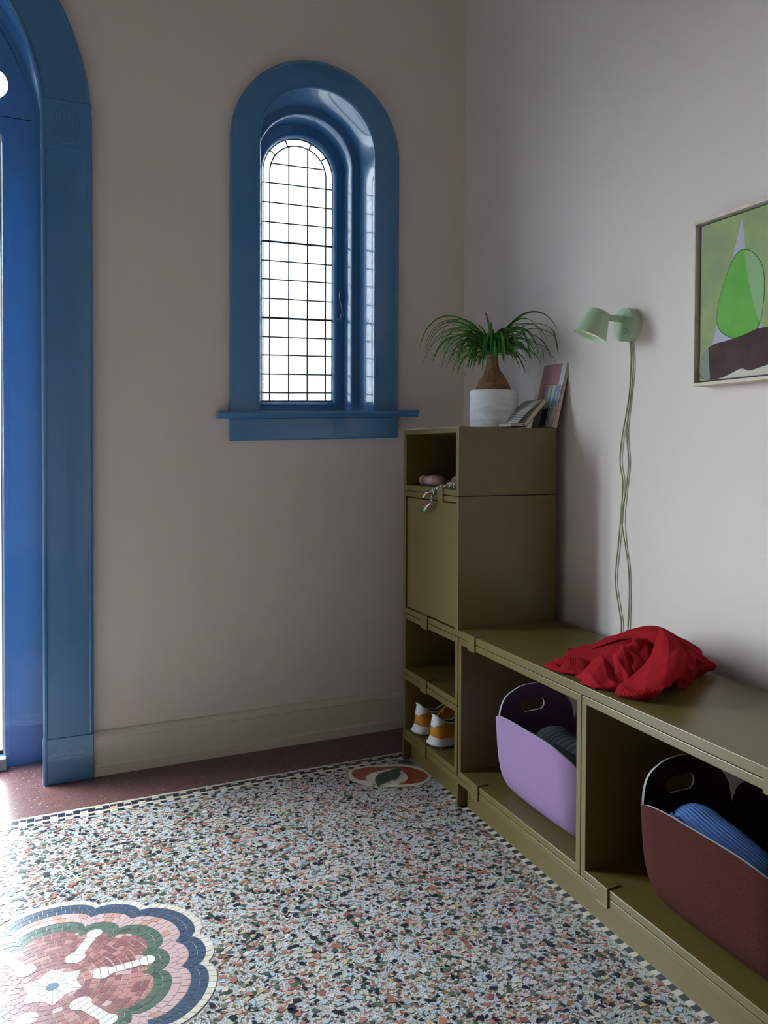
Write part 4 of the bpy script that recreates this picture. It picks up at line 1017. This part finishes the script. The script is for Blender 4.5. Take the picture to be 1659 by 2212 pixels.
# ---------------------------------------------------------------- wall lamp
LY, LZ = -1.083, 1.481
lamp = thing('wall_lamp', 'pale green wall lamp with tilted cone shade and trailing cord', 'lamp', (0, LY, LZ))
def disc(name, x0, x1, r, m, parent, bev=0.0015, cy=LY, cz=LZ, n=48):
    rows = [[(x, cy+rr*math.cos(2*PI*k/n), cz+rr*math.sin(2*PI*k/n)) for k in range(n)] for x, rr in ((x0, r), (x1+bev, r), (x1, r-bev), (x1, .0005))]
    return auto_smooth(MB().grid(rows, close_u=True).build(name, m, parent), 30)
disc('wall_plate', -0.0005, -0.029, 0.0495, 'lamp_green', lamp)
MB().tube([(-0.0292, LY-.0115+.0072*math.cos(t), 1.4615+.0072*math.sin(t)) for t in [2*PI*i/32 for i in range(33)]], 0.0006, 6, caps=False).build('switch_ring', 'lamp_groove', lamp, smooth=True)
disc('switch_button', -0.029, -0.0296, 0.0068, 'lamp_green', lamp, .0003, LY-.0115, 1.4615, 24)
MB().tube([(-0.028, LY+.002, 1.4975), (-0.055, LY+.002, 1.4975), (-0.0785, LY+.003, 1.498)], 0.0098, 20).build('arm', 'lamp_green', lamp, smooth=True)
MB().tube([(-0.0785, LY+.003, 1.498), (-0.0792, LY+.003, 1.498)], 0.0085, 20).build('arm_joint', 'lamp_groove', lamp)
MB().tube([(-0.0792, LY+.003, 1.498), (-0.096, LY+.004, 1.498)], 0.0095, 20).build('arm_tip', 'lamp_green', lamp, smooth=True)
t0 = Vector((-0.106, LY+.010, 1.5165)); t1 = Vector((-0.131, LY+.024, 1.444)); ax = (t1-t0).normalized(); e1 = ax.cross(Vector((0, 1, 0))).normalized(); e2 = ax.cross(e1)
def frus(name, prof, m, n=48):
    rows = [[t0+ax*d+(e1*math.cos(2*PI*k/n)+e2*math.sin(2*PI*k/n))*r for k in range(n)] for d, r in prof]
    return auto_smooth(MB().grid(rows, close_u=True).build(name, m, lamp), 35)
LL = (t1-t0).length
frus('shade', [(0.0, .0005), (0.0, .0285), (.0012, .0300), (LL-.001, .0505), (LL, .0508), (LL+.0006, .0500), (LL, .0492), (LL-.016, .0455)], 'lamp_green')
frus('diffuser', [(LL-.012, .0462), (LL-.012, .0005)], 'lamp_diffuser')
CA = [(-0.008, -1.089, 1.433), (-0.006, -1.092, 1.375), (-0.006, -1.083, 1.267), (-0.006, -1.052, 1.144), (-0.006, -1.045, 1.075), (-0.006, -1.059, 1.02), (-0.006, -1.055, 0.951), (-0.006, -1.042, 0.839), (-0.006, -1.028, 0.725), (-0.006, -1.045, 0.644), (-0.006, -1.059, 0.591), (-0.012, -1.055, 0.52), (-0.030, -1.05, 0.40)]
CB = [(-0.008, -1.093, 1.433), (-0.005, -1.101, 1.361), (-0.005, -1.089, 1.266), (-0.005, -1.074, 1.171), (-0.005, -1.084, 1.076), (-0.005, -1.072, 0.993), (-0.010, -1.06, 0.91), (-0.005, -1.073, 0.828), (-0.005, -1.089, 0.761), (-0.005, -1.093, 0.666), (-0.010, -1.088, 0.53), (-0.030, -1.08, 0.40)]
for c in (CA, CB): MB().tube(spline(c, 8), 0.0022, 8).build('cord', 'cord_green', lamp, smooth=True)

# ---------------------------------------------------------------- framed painting
FY0, FY1, FZ0, FZ1, FX = -1.394, -1.714, 1.2785, 1.7005, -0.0475
pic = thing('framed_painting', 'abstract painting with a bright green egg shape in a pale wood frame', 'painting', (0, (FY0+FY1)/2, FZ0))
fw = 0.0085
for nm, a in (('frame_rail', (FY1, FY0, FZ1-fw, FZ1)), ('frame_rail', (FY1, FY0, FZ0, FZ0+fw)), ('frame_rail', (FY0-fw*.55, FY0, FZ0+fw, FZ1-fw)), ('frame_rail', (FY1, FY1+fw*.55, FZ0+fw, FZ1-fw))):
    box(nm, FX, -0.002, a[0], a[1], a[2], a[3], 'frame_wood', pic, bevel=.0008)
box('backing', -0.010, -0.003, FY1+.004, FY0-.004, FZ0+.006, FZ1-.006, 'magazine_black', pic)
cy0, cy1, cz0, cz1, CX = FY0-.011, FY1+.011, FZ0+.0125, FZ1-.0125, -0.0345
canvas = box('canvas', CX, -0.009, cy1, cy0, cz0, cz1, 'canvas_lavender', pic, bevel=.003)
def paint(name, pts, k, m, sm=True, step=.006):
    P = [Vector((0, a, b)) for a, b in pts]; n = len(P); out = []
    if sm:
        for i in range(n):
            for q in range(6): out.append(cr(P[i-1], P[i], P[(i+1) % n], P[(i+2) % n], q/6))
    else: out = P
    x = CX-.0003-.00025*k
    pts2 = [(min(max(p.y, cy1+.001), cy0-.001), min(max(p.z, cz0+.001), cz1-.001)) for p in out]
    b = bmesh.new(); vs = [b.verts.new((x, p[0], p[1])) for p in pts2]; ed = [b.edges.new((vs[i], vs[(i+1) % len(vs)])) for i in range(len(vs))]
    bmesh.ops.triangle_fill(b, use_beauty=True, edges=ed); b.verts.index_update()
    V = [v.co.copy() for v in b.verts]; F = [tuple(v.index for v in f.verts) for f in b.faces]; b.free()
    pydata(name, V, F, m, canvas)
paint('painted_shape', [(cy0-.001, 1.292), (cy0-.001, 1.56), (cy0-.004, 1.62), (cy0-.010, 1.6895), (-1.5423, 1.6895), (-1.5423, 1.677), (-1.522, 1.615), (-1.500, 1.548), (-1.476, 1.476), (-1.462, 1.42), (-1.447, 1.375), (-1.440, 1.33), (-1.44, 1.292)], 0, 'paint_olive_green', False)
paint('painted_shape', [(-1.5423, 1.6895), (-1.5425, 1.677), (-1.552, 1.628), (-1.556, 1.59), (-1.564, 1.53), (-1.580, 1.465), (-1.603, 1.415), (-1.63, 1.385), (cy1+.001, 1.36), (cy1+.001, 1.6895)], 0, 'paint_olive_green', False)
paint('painted_egg', [(-1.543, 1.5995), (-1.51, 1.575), (-1.4736, 1.4985), (-1.4635, 1.4423), (-1.475, 1.412), (-1.5063, 1.392), (-1.5441, 1.3835), (-1.58, 1.392), (-1.6011, 1.412), (-1.6155, 1.4747), (-1.6119, 1.5402), (-1.582, 1.584)], 1, 'paint_dark_green')
paint('painted_egg', [(-1.543, 1.597), (-1.511, 1.572), (-1.4755, 1.498), (-1.4655, 1.4423), (-1.477, 1.414), (-1.5063, 1.395), (-1.5441, 1.3865), (-1.579, 1.394), (-1.5995, 1.413), (-1.614, 1.4747), (-1.6105, 1.5402), (-1.581, 1.582)], 2, 'paint_bright_green')
paint('painted_overlap', [(-1.556, 1.5935), (-1.582, 1.582), (-1.6105, 1.5402), (-1.614, 1.475), (-1.603, 1.42), (-1.582, 1.468), (-1.565, 1.53), (-1.557, 1.57)], 3, 'paint_pale_green')
paint('painted_shape', [(-1.4075, 1.335), (-1.420, 1.362), (-1.452, 1.3799), (-1.50, 1.385), (-1.55, 1.392), (-1.60, 1.402), (-1.645, 1.40), (-1.695, 1.385), (-1.699, 1.31), (-1.62, 1.312), (-1.575, 1.305), (-1.545, 1.312), (-1.50, 1.296), (-1.45, 1.292), (-1.415, 1.298), (-1.405, 1.315)], 4, 'paint_brown')
paint('painted_overlap', [(-1.4075, 1.335), (-1.420, 1.362), (-1.437, 1.372), (-1.440, 1.335), (-1.442, 1.293), (-1.417, 1.299), (-1.406, 1.315)], 5, 'paint_grey_green')
paint('painted_shape', [(-1.47, 1.2925), (-1.50, 1.298), (-1.54, 1.311), (-1.575, 1.304), (-1.61, 1.310), (-1.65, 1.318), (-1.699, 1.32), (-1.699, 1.2925)], 5, 'canvas_cream', False)

# ---------------------------------------------------------------- sneakers
def sneaker(label, hx, hy, rot, mirror=1):
    """heel end at (hx,hy); toe towards +X."""
    z0 = HP+T+.0012
    o = thing('sneaker', label, 'shoe', (hx+.14, hy, z0), 'pair of mustard and white sneakers')
    c, s = math.cos(rot), math.sin(rot)
    def W(l, wd, z): wd *= mirror; return (hx+l*c-wd*s, hy+l*s+wd*c, z0+z)
    Ls = 0.285
    def half(u):   # half width along the foot
        return 0.036*math.sqrt(max(0, 1-(1-min(u/.11, 1))**2))*(1-.10*math.exp(-((u-.40)/.12)**2))+(0.011*math.exp(-((u-.72)/.16)**2) if u < .999 else 0)
    us = [0.5-0.5*math.cos(PI*k/26) for k in range(27)]
    def outline(sc=0.0):
        pts = []
        for u in us: pts.append((u*Ls, max(half(u) if u < .86 else half(.86)*math.sqrt(max(0, 1-((u-.86)/.14)**2)), 0)))
        full = pts+[(a, -b) for a, b in pts[-2:0:-1]]
        return full
    OL = outline()
    cl = Ls*.5
    def ring(off, zf, heel=0.0):
        r = []
        for a, b in OL:
            l = math.hypot(a-cl, b*3.5)+1e-6
            aa = a+off*(1 if a > cl else -1)*abs(a-cl)/(Ls*.5); bb = b+off*(1 if b >= 0 else -1)*min(1, abs(b)/.02)
            if heel and a < .06: aa += heel*(1-a/.06)
            r.append(W(aa, bb, zf(a/Ls)))
        return r
    flat = lambda z: (lambda u: z)
    toe = lambda z, k=1.0: (lambda u: z+0.014*k*max(0, (u-.72)/.28)**2)
    # outsole
    m = MB(); rr = [ring(-.005, toe(0.0), .010), ring(-.001, toe(.004), .006)]
    m.grid(rr, close_u=True); m.cap(rr[0], flip=True); auto_smooth(m.build('outsole', 'shoe_rubber', o), 40)
    # midsole with flared heel kick
    ms = [ring(-.001, toe(.004), .006), ring(.002, toe(.008), 0.0), ring(.003, toe(.014), -.004), ring(.001, toe(.0165), -.004), ring(0.001, toe(.018), -.002), ring(-.002, lambda u: .028+.008*math.exp(-u/.10)-.004*u, .003), ring(-.004, lambda u: .031+.010*math.exp(-u/.10)-.005*u, .006)]
    m = MB().grid(ms, close_u=True); m.cap(ms[-1]); auto_smooth(m.build('midsole', 'shoe_sole', o), 50)
    # upper
    def top(u, side):
        col = 0.100-0.030*math.sin(min(1, max(0, (u-.03)/.30))*PI*.5) if u < .33 else 0.070+.022*math.sin(min(1, (u-.33)/.22)*PI*.5)
        if u > .55: col = 0.092-0.052*((u-.55)/.45)**1.2
        return col
    base = lambda u: .028+.009*math.exp(-u/.10)-.004*u
    levels = [0, .15, .32, .5, .68, .84, 1.0]
    def inn(u, v):  # inward lean
        k = .010*v*v+.004*v
        if u > .33: k += min(1, (u-.33)/.25)*.022*v*v
        return k
    rows = []
    for v in levels:
        r = []
        for a, b in OL:
            u = a/Ls; h = top(u, b); z = base(u)+(h-base(u))*v
            bb = b*max(.07, 1-(inn(u, v)+.004)/.038)
            aa = a+(.010*v if a < .05 else 0)*(1-a/.05 if a < .05 else 1)+(.006 if a < .05 else 0)*(1-a/.05)-(.02*v*max(0, (u-.8)/.2))
            r.append(W(aa, bb, z))
        rows.append(r)
    auto_smooth(MB().grid(rows, close_u=True).build('upper', 'shoe_mustard', o, solid=.002, soff=0.0), 60)
    # roof over the forefoot
    half_n = len(us); m = MB(); rf = []
    for k in range(half_n):
        if us[k] < .50: continue
        pL = Vector(rows[-1][k]); pR = Vector(rows[-1][-k]) if 0 < k < half_n-1 else pL
        rf.append([pL.lerp(pR, t)+Vector((0, 0, .010*math.sin(PI*t))) for t in (0, .25, .5, .75, 1)])
    m.grid(rf).build('tongue', 'shoe_mustard', o, smooth=True, solid=.002)
    # heel tab: white panel over the back of the heel, standing above the collar
    tab = []
    idx = list(range(-7, 8)); 
    for jv, v in enumerate((.50, .6, .74, .87, 1.0, 1.14)):
        r = []
        for q in idx:
            w_ = abs(q)/7
            vmin = .50+.42*max(0, w_-.30)/.70
            vv = max(v, vmin); vv = min(vv, 1.02+.12*(1-w_**3))
            a, b = OL[q % len(OL)]; u = a/Ls; h = top(u, b); z = base(u)+(h-base(u))*vv
            bb = b*max(.07, 1-(inn(u, min(vv, 1))+.004)/.038)
            aa = a+(.010*min(vv, 1) if a < .05 else 0)*(1-a/.05 if a < .05 else 1)+(.006 if a < .05 else 0)*(1-a/.05)-.004*max(0, vv-1)/.14
            sc = 1.0
            p = Vector(W(aa, bb, z)); od = p-Vector(W(.085, 0, z)); od.z = 0; r.append(p+od.normalized()*.0026)
        tab.append(r)
    auto_smooth(MB().grid(tab).build('heel_tab', 'shoe_white', o, solid=.003, soff=0.0), 60)
    # collar edge and lining
    colr = [Vector(rows[-1][q % len(OL)])+Vector((0, 0, .001)) for q in range(-15, 16)]
    MB().tube(colr, .0024, 8).build('collar_trim', 'shoe_white', o, smooth=True)
    lin_rows = []
    for f, dz in ((.93, 0), (.90, -.012), (.86, -.03), (.80, -.045)):
        r = []
        for q in range(-15, 16):
            p = Vector(rows[-1][q % len(OL)]); cpt = Vector(W(.11, 0, p.z-z0))
            r.append(cpt+(p-cpt)*f+Vector((0, 0, dz)))
        lin_rows.append(r)
    MB().grid(lin_rows).build('lining', 'shoe_lining', o, smooth=True, solid=.003)
    fl = [Vector(lin_rows[-1][q]) for q in range(31)]
    MB().cap(fl).build('insole', 'shoe_lining', o)
    # sole groove and side line
    for wd in (1,):
        st = []
        for k in range(1, 12):
            a, b = OL[-k]; st.append(W(a, b-.0030, .030-.014*math.sin(k/11*PI)))
    # small printed mark on the heel tab
    for i in range(4):
        def tp(f, r): k = int(f); return tab[r][k].lerp(tab[r][min(k+1, 14)], f-k)
        f0 = 6.0+i*.5; f1 = f0+.28; off = Vector((-.0045, 0, .0008))
        lo0, lo1, hi0, hi1 = tp(f0, 2), tp(f1, 2), tp(f0, 3), tp(f1, 3)
        q = [lo0.lerp(hi0, .2)+off, lo1.lerp(hi1, .2)+off, lo1.lerp(hi1, .55)+off, lo0.lerp(hi0, .55)+off]
        pydata('printed_mark', q, [(0, 1, 2, 3)], 'shoe_print', o)
    return o, W
n1, W1 = sneaker('mustard and white sneaker in front, nearer the bench', -0.3985, -0.548, 0.10)
n2, W2 = sneaker('mustard and white sneaker behind, nearer the window wall', -0.3985, -0.415, 0.06, -1)
for o, W in ((n1, W1), (n2, W2)):
    p = Vector(W(.006, 0.0, .088))
# loose laces of the far shoe
def lace(pts, parent, w_=.0030):
    sp = spline(pts, 8); rows = []
    for i, p in enumerate(sp):
        t = (sp[min(i+1, len(sp)-1)]-sp[max(i-1, 0)]).normalized(); sd = t.cross(Vector((-1, 0, .3))).normalized()
        rows.append([p-sd*w_, p+sd*w_])
    MB().grid(rows).build('lace', 'shoe_lace', parent, smooth=True, solid=.0012)
z0 = HP+T
lace([(-0.27, -0.455, z0+.105), (-0.300, -0.470, z0+.108), (-0.330, -0.4735, z0+.085), (-0.345, -0.4745, z0+.050), (-0.352, -0.4755, z0+.008)], n2)
lace([(-0.24, -0.47, z0+.10), (-0.275, -0.482, z0+.118), (-0.315, -0.487, z0+.105), (-0.325, -0.484, z0+.085), (-0.29, -0.478, z0+.082)], n2)

# ---------------------------------------------------------------- pebbles and braided cord on the top shelf
def pebble(name, label, c, r, m, seed, rz=0.0):
    rn = random.Random(seed); bm = bmesh.new(); bmesh.ops.create_icosphere(bm, subdivisions=4, radius=1.0)
    k = [rn.uniform(0, 6) for _ in range(6)]
    for v in bm.verts:
        d = v.co.normalized(); f = 1+.05*math.sin(2.1*d.x+k[0])+.05*math.sin(2.6*d.y+k[1])+.035*math.sin(3.1*d.z+k[2])+.02*math.sin(5*d.x+4*d.y+k[3])
        # squarish super-ellipsoid
        q = Vector([math.copysign(abs(t)**.85, t) for t in d])*f
        v.co = Vector((q.x*r[0], q.y*r[1], q.z*r[2]))
    cz_, sz_ = math.cos(rz), math.sin(rz)
    vs = [(c[0]+v.co.x*cz_-v.co.y*sz_, c[1]+v.co.x*sz_+v.co.y*cz_, v.co.z) for v in bm.verts]
    zm = min(v[2] for v in vs); vs = [(x, y, z-zm+c[2]) for x, y, z in vs]; fs = [tuple(v.index for v in f.verts) for f in bm.faces]; bm.free()
    return tag(pydata(name, vs, fs, m, smooth=True), label, 'pebble', 'pebbles on the top shelf')
zs = Z_2+T+.0012
pebble('pebble', 'small round tan pebble left of the red one', (-0.353, -0.384, zs), (.0165, .0165, .0165), 'stone_tan', 3)
pb = pebble('pebble', 'large oval reddish pebble with a white patch in the shelf', (-0.333, -0.440, zs), (.028, .044, .0185), 'stone_red', 5, .5)
pebble('pebble', 'grey-brown speckled pebble at the near side of the shelf', (-0.285, -0.540, zs), (.024, .034, .019), 'stone_grey', 8, .2)
pebble('pebble', 'flat pink pebble under the end of the braided cord', (-0.325, -0.575, zs), (.020, .030, .0095), 'stone_pink', 12, .3)
cordo = thing('braided_cord', 'braided red, green and white cord with two tassels hanging over the shelf edge', 'cord', (-0.40, -0.62, zs))
def braid(pts, r=.0040, turns=9):
    sp = spline(pts, 16); L = len(sp); ms = ['yarn_white', 'yarn_green', 'yarn_red', 'yarn_green']
    for q in range(4):
        out = []
        for i, p in enumerate(sp):
            t = (sp[min(i+1, L-1)]-sp[max(i-1, 0)]).normalized(); a = Vector((0, 0, 1)); sd = t.cross(a).normalized(); up = sd.cross(t)
            an = 2*PI*(turns*i/(L-1)+q/4); out.append(p+(sd*math.cos(an)+up*math.sin(an))*r*.62)
        MB().tube(out, r*.62, 6).build('strand', ms[q], cordo, smooth=True)
braid([(-0.345, -0.735, zs+.026), (-0.365, -0.705, zs+.022), (-0.378, -0.680, zs+.012), (-0.388, -0.652, zs+.008), (-0.402, -0.622, zs+.006), (-0.4155, -0.604, zs-.016), (-0.4165, -0.592, zs-.036), (-0.416, -0.584, zs-.050)], turns=12)
braid([(-0.35, -0.710, zs+.008), (-0.37, -0.682, zs+.006), (-0.390, -0.650, zs+.0065), (-0.404, -0.620, zs+.004), (-0.412, -0.600, zs-.005), (-0.4165, -0.585, zs-.014)], turns=10)
def tassel(a, b, n=22, spread=.014):
    a, b = Vector(a), Vector(b); rn = random.Random(4)
    for i in range(n):
        e_ = b+Vector((rn.uniform(-.6, .6)*spread*.5, rn.uniform(-1, 1)*spread, rn.uniform(-1, 1)*spread*.9)); mid = a.lerp(e_, .5)+Vector((-.002, 0, .002))
        e_.x = min(e_.x, XF-.008); mid.x = min(mid.x, XF-.008)
        MB().tube(spline([a, mid, e_], 4), .0028, 5).build('tassel_thread', ['yarn_white', 'yarn_red', 'yarn_green', 'yarn_white'][(i*4//n)], cordo, smooth=True)
tassel((-0.416, -0.584, zs-.050), (-0.420, -0.536, zs-.072)); tassel((-0.4165, -0.585, zs-.014), (-0.420, -0.542, zs-.024), 16, .011)
